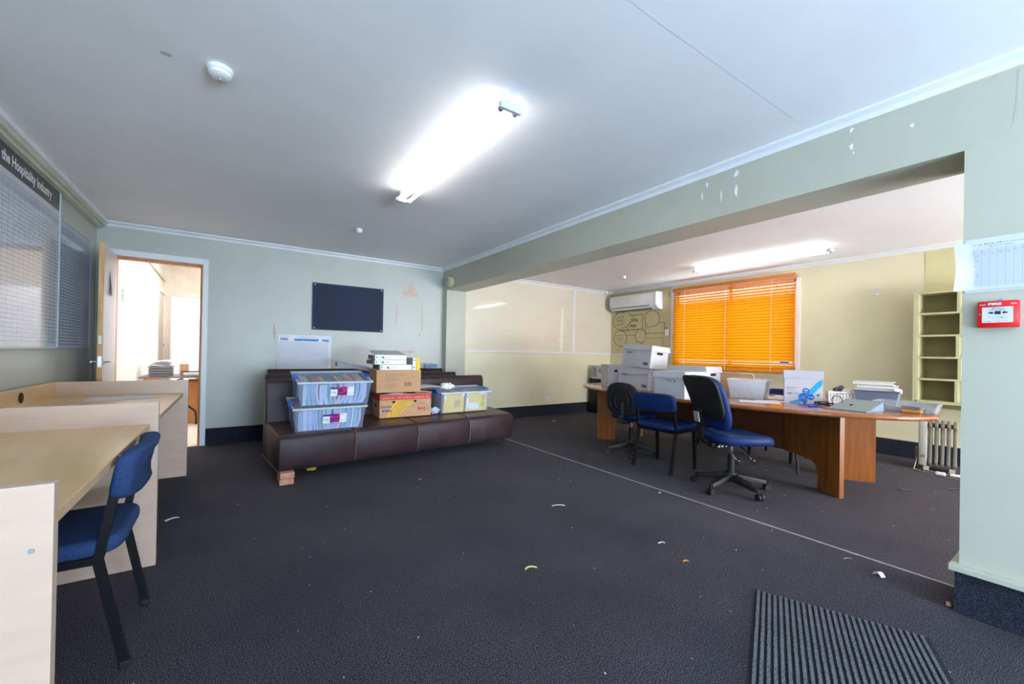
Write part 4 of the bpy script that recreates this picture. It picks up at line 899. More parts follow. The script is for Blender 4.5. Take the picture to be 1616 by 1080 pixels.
# archive boxes
def archive_box(label, loc, rz, L, W, Hh, fm=False, tilt=(0, 0), lid=True, oval_print=False, name='archive_box', sag=0):
    t = thing(name, label, 'box', loc, group='white cardboard archive boxes', rot=(tilt[0], tilt[1], rz))
    a, b = L/2, W/2
    obj('carton', MB().tub((-a, a, -b, b), (-a, a, -b, b), 0, Hh-.004, .004), M_cardw, t, bev=.0012)
    if lid:
        ld = MB().box(-a-.006, a+.006, -b-.006, b+.006, Hh-.003, Hh)
        ld = MB().sheet(lambda u, v: ((u-.5)*(L+.012), (v-.5)*(W+.012), Hh), 2, 2, .003)
        for sg in (-1, 1): ld.sheet(lambda u, v: ((u-.5)*(L+.012+.016*(1-v)), sg*(b+.006+.009*(1-v)), Hh-.062+.062*v), 2, 2, .003).sheet(lambda u, v: (sg*(a+.006+.009*(1-v)), (u-.5)*(W+.012+.016*(1-v)), Hh-.062+.062*v), 2, 2, .003)
        if sag: ld = MB().sheet(lambda u, v: ((u-.5)*(L+.012), (v-.5)*(W+.012), Hh-sag*math.sin(u*PI)*(1-.4*v)), 8, 6, .004).sheet(lambda u, v: ((u-.5)*(L+.012), -b-.008-.012*math.sin(u*PI)*(1-v), Hh-.075+.075*v-sag*math.sin(u*PI)*(1 if v > .5 else .8)), 8, 3, .004).sheet(lambda u, v: (a+.006+.01*(1-v), (u-.5)*W, Hh-.06+.06*v), 4, 2, .004)
        obj('lid', ld, M_cardw, t)
    pf = plane((0, -b-.0008, 0), (1, 0, 0), (0, 0, 1)); pe = plane((a+.0008, 0, 0), (0, 1, 0), (0, 0, 1)); r = random.Random(int(L*1e4)+int(loc[0]*100))
    for e_, s in ((a+.0006, 1), (-a-.0006, -1)):
        pp = plane((e_, 0, 0), (0, 1, 0), (0, 0, 1)); obj('hand_hole_shade', MB().poly(pp, [(-.045+.012*math.cos(q), Hh-.085+.014*math.sin(q)) for q in [PI/2+i*PI/6 for i in range(7)]]+[(.045+.012*math.cos(q), Hh-.085+.014*math.sin(q)) for q in [-PI/2+i*PI/6 for i in range(7)]]), M_dark, t, solid=False)  # flat dark patch, the shade inside the hole put into its colour
    m = MB()
    if fm:
        m.text(pf, 'FM', a-.105, .03, .058, bold=.0018, sx=.95)
        m.text(pf, 'ARCHIVE BOX', -a+.05, Hh-.105, .019, bold=.0005, sx=.8); m.greek(pf, -a+.05, Hh-.118, .09, .006, r); m.greek(pf, -a+.05, Hh-.14, .05, .004, r)
        m.greek(pf, -a+.03, .09, .02, .006, r).greek(pf, -a+.03, .065, .035, .006, r)
        for z in (.088, .063, .042, .02): m.rect(pf, -a+.07, a-.15, z, z+.0012)
    elif oval_print:
        m.text(pf, 'ARCHIVE', 0, Hh-.098, .016, 'CENTER', .0003, .9)
        m.stroke(pf, [(-.07, Hh-.105), (-.075, Hh-.09), (-.06, Hh-.08), (.05, Hh-.08), (.062, Hh-.092), (.05, Hh-.106)], .0025).poly(pf, [(.055, Hh-.078), (.07, Hh-.092), (.055, Hh-.106)])
        m.greek(pf, -a+.05, .08, .02, .006, r).greek(pf, -a+.05, .055, .035, .006, r)
        for z in (.078, .053, .032): m.rect(pf, -a+.1, a-.04, z, z+.0012)
        for i in range(4): m.greek(pe, -b+.05, .14-i*.03, .03, .007, r).rect(pe, -b+.1, b-.06, .138-i*.03, .139-i*.03)
    else: m.greek(pf, -a+.02, Hh*.5, .03, .008, r).text(pf, 'FM', a-.09, .02, .04, bold=.001)
    obj('print', m, M_ink, t, solid=False)
    return t
R90 = -PI/2
archive_box('white archive box marked FM with a crushed lid carrying another box', (5.40, 3.355, TZ), R90, .46, .31, .275, True, sag=.02)
archive_box('tilted white archive box marked FM on top of the crushed one', (5.36, 3.29, .968), R90+math.radians(-2), .43, .31, .27, True, tilt=(math.radians(-4), math.radians(3.5)))
archive_box('white archive box at the far left of the pile seen from its corner', (5.52, 3.905, TZ), math.radians(-121), .34, .27, .29, lid=False)
archive_box('white archive box with arrow label nearest the blue swivel chair', (4.955, 2.53, TZ), R90+math.radians(2), .335, .36, .262, oval_print=True)
archive_box('wide white archive box behind the arrow label box', (5.41, 2.645, TZ), R90+math.radians(2), .42, .30, .31)
# copy paper box
cp = thing('copy_paper_box', 'white and blue A4 copy paper box on the meeting table', 'box', (0, 0, 0))
c0 = Vector((5.488, 1.777)); c1 = Vector((5.605, 1.509)); ux = (c1-c0).normalized(); rzc = math.atan2(ux.y, ux.x); nin = Vector((-ux.y, ux.x)); ctr = (c0+c1)/2+nin*.12
cp.location = (ctr.x, ctr.y, TZ); cp.rotation_euler = (0, 0, rzc); a, b = .146, .12; Hc = .30
obj('carton', MB().box(-a, a, -b, b, 0, Hc-.005), mat('box_lilac', (196, 194, 206), .5, var=.015), cp, bev=.0015)
obj('lid', MB().box(-a-.007, a+.007, -b-.007, b+.007, Hc-.07, Hc+.004), mat('box_lid_white', (192, 192, 204), .5, var=.015), cp, bev=.0015)
pf = plane((0, -b-.0008, 0), (1, 0, 0), (0, 0, 1)); pf2 = plane((0, -b-.0014, 0), (1, 0, 0), (0, 0, 1)); pf3 = plane((0, -b-.002, 0), (1, 0, 0), (0, 0, 1)); pe = plane((a+.0008, 0, 0), (0, 1, 0), (0, 0, 1)); pe2 = plane((a+.0014, 0, 0), (0, 1, 0), (0, 0, 1))
obj('blue_swoosh', MB().poly(pf, [(-.12, .004), (-.03, .004), (.03, .03), (.075, .09), (.143, .175), (.143, .229), (.10, .195), (.05, .13), (0, .06), (-.05, .03)]).poly(pe, [(-.08, .004), (-.03, .004), (-.01, .10), (-.035, .10)]), M_cyanink, cp, solid=False)
obj('blue_discs', MB().disc(pf2, .022, .115, .028).disc(pf2, .0, .062, .034).disc(pf2, .058, .062, .028).poly(pf2, [(-.015, .03), (.04, .03), (.022, .0), (.005, .0)]), mat('disc_blue', (0, 100, 196), .5), cp, solid=False)
obj('disc_lettering', MB().text(pf3, 'A4', .022, .115, .022, 'CENTER', .0006).text(pf3, '5 x 500', .058, .056, .0125, 'CENTER', .0004).greek(pf3, .008, .10, .026, .006, r6).greek(pf3, -.018, .064, .036, .007, r6).greek(pf3, -.022, .045, .044, .008, r6), M_whiteprint, cp, solid=False)
obj('copy_lettering', MB().text(pf, 'copy', -.125, .085, .022, bold=.0005).greek(pf, -.072, .085, .045, .010, r6).greek(pf, -.118, .138, .06, .010, r6).stroke(pf, [(-.055, .152), (-.045, .142), (-.03, .142)], .002), M_ink, cp, solid=False)
obj('blue_small_print', MB().greek(pf, -.125, .122, .062, .006, r6).greek(pf, -.125, .111, .068, .006, r6).greek(pe, -.10, .27, .06, .006, r6), M_blueink, cp, solid=False)
obj('orange_mark', MB().rect(pf, -.128, -.121, .138, .146), M_redprint, cp, solid=False); obj('green_mark', MB().disc(pf, .112, .083, .0115), M_greenink, cp, solid=False)
# tubs, papers and small things on the table
tb = thing('plastic_tub', 'milky plastic tub full of paper on the meeting table', 'container', (5.60, 2.15, TZ), R90+math.radians(14))
obj('tub', MB().tub((-.15, .15, -.12, .12), (-.175, .175, -.14, .14), 0, .19, .004), M_milky, tb, bev=.012, smooth=40)
obj('rim', MB().tube([(-.177, -.142, .188), (.177, -.142, .188), (.177, .142, .188), (-.177, .142, .188), (-.177, -.142, .188)], .005, 6), M_whitep, tb)
obj('papers', MB().box(-.14, .14, -.11, .11, .006, .15), M_paper, tb)
fr = thing('wooden_tray', 'tan wooden tray edge standing behind the milky tub', 'tray', (5.97, 2.50, TZ), R90+math.radians(10))
obj('rim', MB().tube([(-.20, 0, .02), (-.20, 0, .205), (-.19, 0, .225), (.19, 0, .225), (.20, 0, .205), (.20, 0, .02)], .011, 8), mat('tan_wood', (214, 172, 128), .5), fr, smooth=50)
obj('panel', MB().box(-.20, .20, -.004, .004, .0, .215), mat('tan_board2', (206, 170, 130), .6), fr)
for i, (x, y, a_, w_, h_, lb) in enumerate(((5.28, 1.90, -60, .33, .21, 'loose white sheet at the table edge before the milky tub'), (5.78, 2.02, -52, .30, .21, 'loose white sheet between the milky tub and copy paper box'), (6.02, 2.14, -50, .30, .21, 'loose white sheet farthest back near the stapler'), (5.42, 1.86, -40, .25, .17, 'loose white sheet overlapping another beside the copy paper box'))):
    tag(obj('paper_sheet', MB().cbox((x, y, TZ+.001+i*.0009), (w_, h_, .0009), (0, 0, math.radians(a_))), M_paper), lb, 'paper')
tag(obj('marker_pen', MB().cyl((5.52, 1.85, TZ+.008), (5.58, 1.80, TZ+.008), .007, 8), mat('pen_tan', (190, 170, 150), .5), smooth=50), 'slim tan pen left of the copy paper box', 'pen')
ph = thing('desk_phone', 'black cordless handset standing behind the milky tub', 'phone', (6.10, 2.30, TZ), R90)
obj('cradle', MB().box(-.05, .05, -.05, .05, 0, .03), M_black, ph, bev=.008); obj('handset', MB().cbox((0, .01, .075), (.04, .025, .13), (-.1, 0, 0)), M_black, ph, bev=.008); obj('aerial', MB().cyl((-.012, .015, .13), (-.012, .018, .165), .004, 6), M_black, ph)
bd = thing('flat_folder', 'flat blue folder beside the loose sheets', 'folder', (6.10, 2.22, TZ), R90+.2)
obj('cover', MB().box(-.15, .10, -.11, .11, 0.004, .008), mat('folder_blue', (60, 84, 110), .5), bd)
# lever arch file lying as a wedge
lf = thing('lever_arch_file', 'grey blue lever arch file lying on the meeting table', 'binder', (5.43, 1.21, TZ), math.radians(-6))
obj('cover_board', MB().add([(-.16, .14, .004), (-.16, -.125, .004), (.16, -.125, .070), (.16, .14, .070), (-.16, .14, .008), (-.16, -.125, .008), (.158, -.125, .074), (.158, .14, .074)], [(0, 1, 2, 3), (4, 7, 6, 5), (0, 4, 5, 1), (1, 5, 6, 2), (2, 6, 7, 3), (3, 7, 4, 0)]), grid_mat('file_cloth', (150, 166, 166), (128, 146, 150), 0, .012, 0, .005, 1, .012, 0, .005, .4), lf)
obj('base_board', MB().box(-.16, .16, -.125, .14, 0, .003), M_bindergrey, lf)
obj('spine', MB().box(.157, .162, -.125, .14, 0, .074), M_bindergrey, lf)
obj('page_block', MB().add([(-.13, -.122, .003), (.15, -.122, .003), (.15, -.122, .064), (-.13, .13, .003), (.15, .13, .003), (.15, .13, .064)], [(0, 1, 2), (3, 5, 4), (0, 3, 4, 1), (1, 4, 5, 2), (2, 5, 3, 0)]), mat('file_end', (120, 140, 158), .5), lf)
obj('finger_ring', MB().cyl((-.02, .03, .035), (-.02, .03, .045), .01, 10), M_black, lf)
pb_ = thing('plastic_tray', 'clear plastic stationery tray at the near table end', 'tray', (5.72, .965, TZ), R90+math.radians(2))
obj('tub', MB().tub((-.17, .17, -.10, .10), (-.19, .19, -.12, .12), 0, .075, .003), clear_mat('tray_clear', (206, 216, 232), .26), pb_, bev=.006)
obj('rim', MB().tube([(-.191, -.121, .075), (.191, -.121, .075), (.191, .121, .075), (-.191, .121, .075), (-.191, -.121, .075)], .004, 6), clear_mat('tray_clear', (206, 216, 232), .26), pb_)
tag(obj('ruler', MB().cbox((5.66, 1.05, TZ+.048), (.018, .24, .004), (math.radians(13), 0, math.radians(14))), M_whitep), 'white ruler leaning in the clear stationery tray', 'ruler')
tag(obj('glue_stick', MB().cyl((5.68, .99, TZ+.018), (5.68, 1.04, TZ+.018), .013, 12), mat('teal_tube', (110, 170, 190), .4), smooth=50), 'pale teal tube in the clear stationery tray', 'tube')
tag(obj('paper_roll', MB().cyl((5.66, .83, TZ+.02), (5.72, .85, TZ+.02), .016, 12), mat('teal_tube', (110, 170, 190), .4), smooth=50), 'teal roll at the end of the clear stationery tray', 'roll')
tag(obj('staple_pack', MB().box(5.60, 5.655, .86, .97, TZ+.004, TZ+.022), mat('orange_box', (245, 160, 40), .5), bev=.002), 'orange packet in the clear stationery tray', 'packet')
tag(obj('stapler', MB().box(5.615, 5.66, .87, .98, TZ+.030, TZ+.052).box(5.62, 5.655, .88, .97, TZ+.022, TZ+.032), mat('stapler_blue', (44, 66, 110), .4), bev=.006), 'navy stapler resting on the orange packet', 'stapler')
# basket and grey bin with binders at the back of the table
bk = thing('plastic_basket', 'small white perforated basket with tissue and a can', 'basket', (5.99, 1.50, TZ), R90+math.radians(28))
m = MB(); a, b, hb = .095, .065, .11
for z0, z1 in ((0, .022), (.094, .11)): m.tub((-a, a, -b, b), (-a-.004, a+.004, -b-.004, b+.004), z0, z1, .003)
for i in range(9):
    x = -a+i*(2*a/8)
    for s in (-1, 1): m.box(x-.006, x+.006, s*(b+.002)-.0015, s*(b+.002)+.0015, .02, .10)
for i in range(6):
    y = -b+i*(2*b/5)
    for s in (-1, 1): m.box(s*(a+.002)-.0015, s*(a+.002)+.0015, y-.006, y+.006, .02, .10)
for z in (.036, .056, .076):
    for s in (-1, 1): m.box(-a, a, s*(b+.002)-.0015, s*(b+.002)+.0015, z-.004, z+.004).box(s*(a+.002)-.0015, s*(a+.002)+.0015, -b, b, z-.004, z+.004)
obj('lattice', m, M_whitep, bk); obj('handle_slot', MB().box(-.022, .022, -b-.0062, -b-.005, .085, .097), M_grey, bk, bev=.003)
def crumple(name, loc, r, m, label, cat, seed, sz=(1, 1, .7)):
    rr_ = random.Random(seed); bm = bmesh.new(); bmesh.ops.create_icosphere(bm, subdivisions=3, radius=r)
    for v in bm.verts:
        k = 1+rr_.uniform(-.22, .2); v.co = Vector((v.co.x*sz[0]*k, v.co.y*sz[1]*k, v.co.z*sz[2]*k))
    me = bpy.data.meshes.new(name); bm.to_mesh(me); bm.free(); me.materials.append(m); o = bpy.data.objects.new(name, me); COL.objects.link(o); o.location = loc; return tag(o, label, cat)
crumple('tissue', (6.03, 1.46, TZ+.105), .045, M_paper, 'crumpled tissue in the white basket', 'tissue', 2)
tag(obj('drink_can', MB().cyl((5.98, 1.53, TZ+.11), (6.04, 1.50, TZ+.135), .032, 16), mat('can_navy', (36, 44, 74), .3, vs=(30, 30, 30), col2=(170, 120, 130), vcut=(.5, .7)), smooth=50), 'dark blue can lying in the white basket', 'can')
bn = thing('storage_bin', 'grey plastic bin of white binders on the meeting table', 'container', (6.06, 1.24, TZ), R90+math.radians(8))
obj('bin', MB().tub((-.13, .13, -.085, .085), (-.155, .155, -.10, .10), 0, .135, .004), M_binspot, bn, bev=.006)
obj('rim', MB().tube([(-.157, -.102, .133), (.157, -.102, .133), (.157, .102, .133), (-.157, .102, .133), (-.157, -.102, .133)], .006, 6), mat('bin_rim', (92, 104, 128), .4), bn)
def binder_flat(label, loc, rz, L, W, T, m=M_whitep, group='white binders stacked in the grey bin'):
    t = thing('ring_binder', label, 'binder', loc, rz, group)
    obj('cover', MB().box(-L/2, L/2, -W/2, W/2, T-.004, T), m, t); obj('cover', MB().box(-L/2, L/2, -W/2, W/2, 0, .004), m, t)
    obj('spine', MB().box(-L/2, L/2, -W/2, -W/2+.004, .0, T), m, t); obj('pages', MB().box(-L/2+.01, L/2-.015, -W/2+.006, W/2-.008, .004, T-.006), mat('page_grey', (150, 150, 152), .7, vs=(4, 4, 300), var=.2), t)
    return t
zz = TZ+.118
for i, (L, T, dx, lb) in enumerate(((.29, .035, -.01, 'lowest grey edged binder in the grey bin'), (.275, .03, .0, 'middle white binder in the grey bin'), (.28, .032, -.03, 'topmost white binder in the grey bin'))):
    binder_flat(lb, (6.06+.01*i, 1.24-dx, zz), R90+math.radians(8), L, .17, T); zz += T+.001
tag(obj('pink_sheet', MB().cbox((6.03, 1.09, TZ+.15), (.10, .06, .003), (.5, -.3, .2)), mat('pale_pink', (236, 196, 198), .6)), 'pale pink card poking out of the grey bin', 'card')
# cables, headset, sticky notes and marker by the copy box
hd = thing('headset_cable', 'black headset and cable heaped beside the copy paper box', 'cable', (5.45, 1.42, TZ))
rc_ = random.Random(9)
def coil(n, r0, cx, cy, rise): return [(cx+(r0+.02*rc_.uniform(-1, 1))*math.cos(i*.55), cy+(r0*1.1)*math.sin(i*.55), .006+rise*abs(math.sin(i*.4))) for i in range(n)]
obj('coil', MB().tube(coil(40, .06, 0, .03, .03), .0035, 6), M_black, hd, smooth=60)
obj('loop', MB().tube([(.02, -.06+.0, .01)]+[(.03+.01*math.cos(t), -.06+.038*math.sin(t), .055+.048*-math.cos(t)) for t in [i*2*PI/14 for i in range(14)]]+[(.02, -.07, .01)], .003, 6), M_black, hd, smooth=60)
obj('headset', MB().pad(oval(.022, .05, 20, 2.5), .002, .026, .01, 3, Matrix.Translation((-.02, -.09, 0))), M_black, hd, smooth=50)
for i, (x, y, a_, lb) in enumerate(((5.46, 1.27, .3, 'pink sticky note tucked under the headset'), (5.33, 1.36, .9, 'pink sticky note at the table edge'))):
    tag(obj('sticky_note', MB().cbox((x, y, TZ+.0125+.0 if i == 0 else TZ+.004), (.075, .10, .006), (0, 0, a_)), M_pink), lb, 'sticky note')
tag(obj('blue_folder_sheet', MB().cbox((5.42, 1.47, TZ+.002), (.18, .20, .003), (0, 0, .5)), mat('steel_blue', (70, 100, 132), .5)), 'steel blue card under the headset cable', 'card')
tag(obj('marker_pen', MB().cyl((5.29, 1.50, TZ+.009), (5.33, 1.46, TZ+.009), .009, 10), mat('marker_blue', (40, 50, 190), .4), smooth=50), 'blue marker cap on the table before the copy paper box', 'pen')

# computer tower in the far corner behind the table
pc = thing('computer_tower', 'black tower standing in the corner beyond the meeting table', 'computer', (7.03, 5.60, 0))
obj('case', MB().box(-.10, .10, -.2, .2, 0, .66), M_black, pc, bev=.006); obj('front_panel', MB().box(-.095, .095, -.212, -.2, .01, .65), mat('pc_front', (30, 30, 34), .3), pc, bev=.004)
bx = thing('product_box', 'white carton with dark bottle pictures in the far corner', 'box', (7.06, 5.58, .66))
obj('carton', MB().box(-.13, .13, -.15, .15, 0, .25), M_cardw, bx, bev=.002)
pf = plane((0, -.1508, 0), (1, 0, 0), (0, 0, 1))
obj('bottle_print', MB().poly(pf, [(-.03, .02), (.03, .02), (.035, .14), (.012, .17), (.012, .20), (-.012, .20), (-.012, .17), (-.035, .14)]).poly(pf, [(.05, .02), (.11, .02), (.115, .11), (.05, .13)]).poly(pf, [(.03, .22), (.12, .19), (.12, .23)]).rect(pf, -.12, -.05, .03, .20), M_ink, bx, solid=False)
pf = plane((-.1308, 0, 0), (0, -1, 0), (0, 0, 1)); obj('side_print', MB().rect(pf, -.13, -.02, .03, .22).rect(pf, .03, .12, .12, .2), M_grey, bx, solid=False)

# ------------------------------------------------------------------ leather bench sofas
def sofa(label, loc, rz, W, D, legs, backz=.83, seatz=.395):
    t = thing('leather_sofa', label, 'sofa', loc, rz, 'brown leather bench sofas')
    n = 4; w_ = W/n; bt = .15
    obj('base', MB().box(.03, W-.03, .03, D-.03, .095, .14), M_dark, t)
    for i in range(n):
        x0, x1 = i*w_, (i+1)*w_
        fl = .02
        pts = [(fl, .10), (0.0, .16), (-.012, .30), (0.0, seatz-.03), (.02, seatz-.01), (.10, seatz), (D-bt, seatz+.03), (D-bt, .10)]
        obj('seat_panel', MB().prism(pts, 'x', x0+.001, x1-.001), M_leather, t, bev=.010, seg=2, smooth=50)
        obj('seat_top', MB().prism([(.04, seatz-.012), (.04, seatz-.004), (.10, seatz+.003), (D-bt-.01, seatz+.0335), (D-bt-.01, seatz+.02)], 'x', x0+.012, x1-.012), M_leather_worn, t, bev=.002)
        if i: obj('seam', MB().tube([(x0, .012, .102), (x0, -.004, .16), (x0, -.016, .30), (x0, -.004, seatz-.03), (x0, .02, seatz-.008)], .0022, 5), M_seam, t)
    bp = [(D-bt, .10), (D-bt-.01, seatz), (D-bt+.02, backz-.03), (D-bt+.045, backz), (D-.03, backz), (D-.005, backz-.03), (D, .10)]
    for i in range(2): obj('back_panel', MB().prism(bp, 'x', i*W/2+.001, (i+1)*W/2-.001), M_leather, t, bev=.012, seg=3, smooth=50)
    obj('piping', MB().tube([(.0, .02, .10), (.0, D-.01, .10)], .003, 5), M_seam, t)
    for lx, ly in legs: obj('leg', MB().cyl((lx, ly, 0), (lx, ly, .10), .016, 4, .026), M_black, t)
    return t
sofa('front brown leather bench sofa holding storage tubs and cartons', (1.486, 3.87, 0), math.radians(5.3), 2.50, .76, ((2.39, .06), (2.39, .68), (.1, .68)), .818)
sofa('middle brown leather bench sofa behind the loaded one', (1.485, 4.70, 0), math.radians(4), 2.31, .48, ((.1, .06), (2.15, .06), (2.15, .42), (.1, .42)), .84)
sofa('rear brown leather bench sofa against the sage wall', (1.52, 5.37, 0), 0, 2.27, .47, ((.1, .06), (2.15, .06), (2.15, .41), (.1, .41)), .87)
for k, lb in enumerate(('lower red brick propping the sofa corner', 'upper red brick propping the sofa corner')):
    tag(obj('brick', MB().box(1.495+.004*k, 1.60+.004*k, 3.832, 4.04, .001+k*.05, .049+k*.05), M_brick, bev=.004), lb, 'brick')
crumple('foam_scrap', (1.76, 4.02, .06), .04, mat('yellow_foam', (176, 160, 70), .9), 'lump of yellow foam hanging below the sofa', 'foam', 4, (1, .6, .4))

# frame on the front sofa: a point at (along, deep) from its front-left corner
SR = math.radians(5.3)
def on_sofa(x, y, z): return (x, y, z)
SZ = .418
# clear tubs with folders
def clear_tub(label, M, L, W, Hh):
    t = thing('storage_tub', label, 'storage tub', M.translation, group='clear plastic storage tubs', rot=M.to_euler())
    a, b = L/2, W/2; k = .018
    obj('tub', MB().tub((-a+k, a-k, -b+k, b-k), (-a, a, -b, b), 0, Hh-.022, .003), M_clear, t, bev=.008, smooth=40)
    obj('rim', MB().box(-a-.012, a+.012, -b-.012, -b+.002, Hh-.03, Hh-.012).box(-a-.012, a+.012, b-.002, b+.012, Hh-.03, Hh-.012).box(-a-.012, -a+.002, -b, b, Hh-.03, Hh-.012).box(a-.002, a+.012, -b, b, Hh-.03, Hh-.012), clear_mat('rim_plastic', (226, 234, 244), .6), t, bev=.003)
    obj('lid', MB().box(-a+.01, a-.01, -b+.01, b-.01, Hh-.011, Hh-.008), M_clear, t)
    for s in (-1, 1):
        obj('clip', MB().box(s*(a+.004)-.02, s*(a+.004)+.02, -.07, .07, Hh-.012, Hh-.002).box(s*(a+.013)-.004, s*(a+.013)+.004, -.07, .07, Hh-.05, Hh-.004), M_clip, t, bev=.003)
    return t
ORD = ['first', 'second', 'third', 'fourth', 'fifth', 'sixth', 'seventh', 'eighth', 'ninth', 'tenth', 'eleventh', 'twelfth', 'thirteenth', 'fourteenth', 'fifteenth', 'sixteenth']
def folders(R_, L, W, Hf, n, seed, cols, group, label, lean=.03):
    r = random.Random(seed); x = -L/2+.03; end = L/2-.03; wts = [r.uniform(.6, 1.4) for _ in range(n)]; sc = (end-x)/sum(wts)
    for i in range(n):
        w_ = wts[i]*sc; le = lean*r.uniform(.2, 1)*(1 if i > n/2 else -.5); hh = Hf*r.uniform(.9, 1); x0 = x+.002; x1 = x+w_-.002
        if i == 0: le = 0
        m = MB(); N_ = 6; vs = []
        for k in range(N_+1):
            v = k/N_; off = le*(v-.5)+le*.5*math.sin(v*PI); off = max(-L/2+.022-x0, min(L/2-.022-x1, off))
            for xx, yy in ((x0, -W/2+.03), (x1, -W/2+.03), (x1, W/2-.03), (x0, W/2-.03)): vs.append((xx+off, yy, hh*v))
        fs = [(3, 2, 1, 0), (N_*4, N_*4+1, N_*4+2, N_*4+3)]
        for k in range(N_):
            for j in range(4): fs.append((k*4+j, k*4+(j+1) % 4, k*4+4+(j+1) % 4, k*4+4+j))
        m.add(vs, fs)
        o = obj('document_folder', m, cols[r.randrange(len(cols))], bev=.0); o.matrix_world = R_
        tag(o, label % ORD[i], 'folder', group)
        m2 = MB().add([(vs[N_*4][0], vs[N_*4][1], hh+.0005), (vs[N_*4+1][0], vs[N_*4+1][1], hh+.0005), (vs[N_*4+2][0], vs[N_*4+2][1], hh+.0005), (vs[N_*4+3][0], vs[N_*4+3][1], hh+.0005)], [(0, 1, 2, 3)])
        tp_ = obj('top_edge', m2, M_bright[r.randrange(7)], o, solid=False)
        x += w_
def tub_label(t, pf, u, v, s=1):
    obj('label_card', MB().rect(pf, u-.10*s, u-.042*s, v-.05*s, v+.032*s), M_paper, t, solid=False); obj('label_card', MB().rect(pf, u+.042*s, u+.10*s, v-.048*s, v+.036*s), M_paper, t, solid=False)
    obj('label_picture', MB().rect(pf, u-.042*s, u+.042*s, v-.042*s, v+.034*s), M_photo, t, solid=False)
    pg = lambda a_, b_: pf(a_, b_)+Vector((0, -.0006, 0))
    r = random.Random(3); m = MB().greek(pg, u+.05*s, v+.022*s, .03*s, .008*s, r).greek(pg, u-.092*s, v-.02*s, .04*s, .014*s, r).greek(pg, u+.05*s, v-.03*s, .04*s, .008*s, r)
    obj('label_print', m, M_ink, t, solid=False)
    obj('label_band', MB().rect(pg, u-.10*s, u-.042*s, v+.016*s, v+.032*s), mat('label_navy', (40, 60, 140), .5), t, solid=False)
def tub_frame(fx, fy, fz, rz, tilt, W): return Matrix.Translation((fx, fy, fz)) @ Matrix.Rotation(rz, 4, 'Z') @ Matrix.Rotation(tilt, 4, 'X') @ Matrix.Translation((0, W/2, 0))
F1 = tub_frame(1.90, 3.965, .392, math.radians(1.5), math.radians(8.5), .40)
T1 = clear_tub('lower clear storage tub of folders on the sofa', F1, .60, .40, .232)
tub_label(T1, plane((0, -.1965, 0), (1, 0, 0), (0, -.06, 1)), .03, .12)
folders(F1 @ Matrix.Translation((0, 0, .006)), .58, .385, .195, 15, 12, M_pastel, 'folders in the lower tub', 'pale folder in the lower clear tub, %s from the left')
F2 = F1 @ Matrix.Translation((.03, .0, .2335)) @ Matrix.Rotation(math.radians(2), 4, 'X')
T2 = clear_tub('upper clear storage tub of folders stacked on another', F2, .61, .40, .238)
tub_label(T2, plane((0, -.1965, 0), (1, 0, 0), (0, -.06, 1)), .05, .14)
folders(F2 @ Matrix.Translation((0, 0, .006)), .59, .385, .20, 15, 33, M_pastel, 'folders in the upper tub', 'pale folder in the upper clear tub, %s from the left', .045)
# banana carton (upside down) with a plain carton and binders on it
RB = math.radians(-1)
ba = thing('banana_carton', 'brown banana carton printed red and yellow, upside down', 'box', (2.71, 4.43, SZ), RB)
a, b, hb = .28, .155, .245
obj('carton', MB().tub((-a, a, -b, b), (-a, a, -b, b), 0, hb, .005), M_card, ba, bev=.001)
pf = plane((0, -b-.0008, 0), (1, 0, 0), (0, 0, 1)); pg = plane((0, -b-.0014, 0), (1, 0, 0), (0, 0, 1)); ph_ = plane((0, -b-.002, 0), (1, 0, 0), (0, 0, 1)); ps_ = plane((-a-.0008, 0, 0), (0, -1, 0), (0, 0, 1))
obj('red_band', MB().rect(pf, -a, a, hb-.062, hb-.004).rect(ps_, -b, b, hb-.062, hb-.004), M_redprint, ba, solid=False)
m = MB()
for u, w_ in ((-.26, .13), (-.09, .15), (.09, .17)): m.greek(pg, u, hb-.048, w_, .016, r6)
m.greek(pg, -.08, hb-.018, .14, .006, r6); obj('band_lettering', m, mat('pale_print', (236, 190, 170), .6), ba, solid=False)
bun = [(-.20, .004), (-.20, .04), (-.185, .075), (-.165, .11), (-.13, .15), (-.09, .178), (-.02, .182), (.06, .172), (.10, .165), (.10, .15), (.06, .128), (.02, .105), (-.02, .075), (-.05, .04), (-.07, .004)]
obj('banana_picture', MB().poly(pf, bun), M_banana, ba, solid=False)
m = MB()
for o_ in (0, .028, .055, .085): m.stroke(pg, [(-.155+o_*1.05, .006), (-.158+o_, .045), (-.135+o_*.9, .095-o_*.25), (-.08+o_*.7, .145-o_*.5), (0+o_*.5, .172-o_*.7), (.08+o_*.2, .168-o_*.6)], .0035)
m.stroke(pg, [(-a+.005, .03), (-.21, .045)], .003).stroke(pg, [(.11, .135), (.18, .135), (.23, .12), (.245, .09), (.245, .05)], .004).stroke(pg, [(.245, .095), (a-.004, .09)], .003)
m.text(pg, 'PREMIUM', -.155, .085, .036, bold=.0008, sx=.68, flip=True).text(pg, 'BANANAS', -.155, .124, .036, bold=.0008, sx=.68, flip=True)
obj('purple_lettering', m, M_purpleink, ba, solid=False)
m = MB().stroke(pg, [(.11, .07), (.12, .048), (.14, .043), (.20, .043), (.222, .06), (.222, .09), (.20, .108), (.14, .108), (.115, .095)], .003, True)
obj('badge_outline', m, M_inkgrey, ba, solid=False)
obj('badge_lettering', MB().text(ph_, 'Dole', .216, .092, .046, bold=.0022, sx=.95, flip=True), M_redprint, ba, solid=False); obj('badge_sun', MB().disc(ph_, .172, .08, .012), M_banana, ba, solid=False)
obj('hand_hole_shade', MB().disc(ph_, -.135, .162, .016, 16, .012).disc(ph_, .098, .163, .015, 16, .013), M_dark, ba, solid=False)  # dark discs painted for the shade in the hand holes
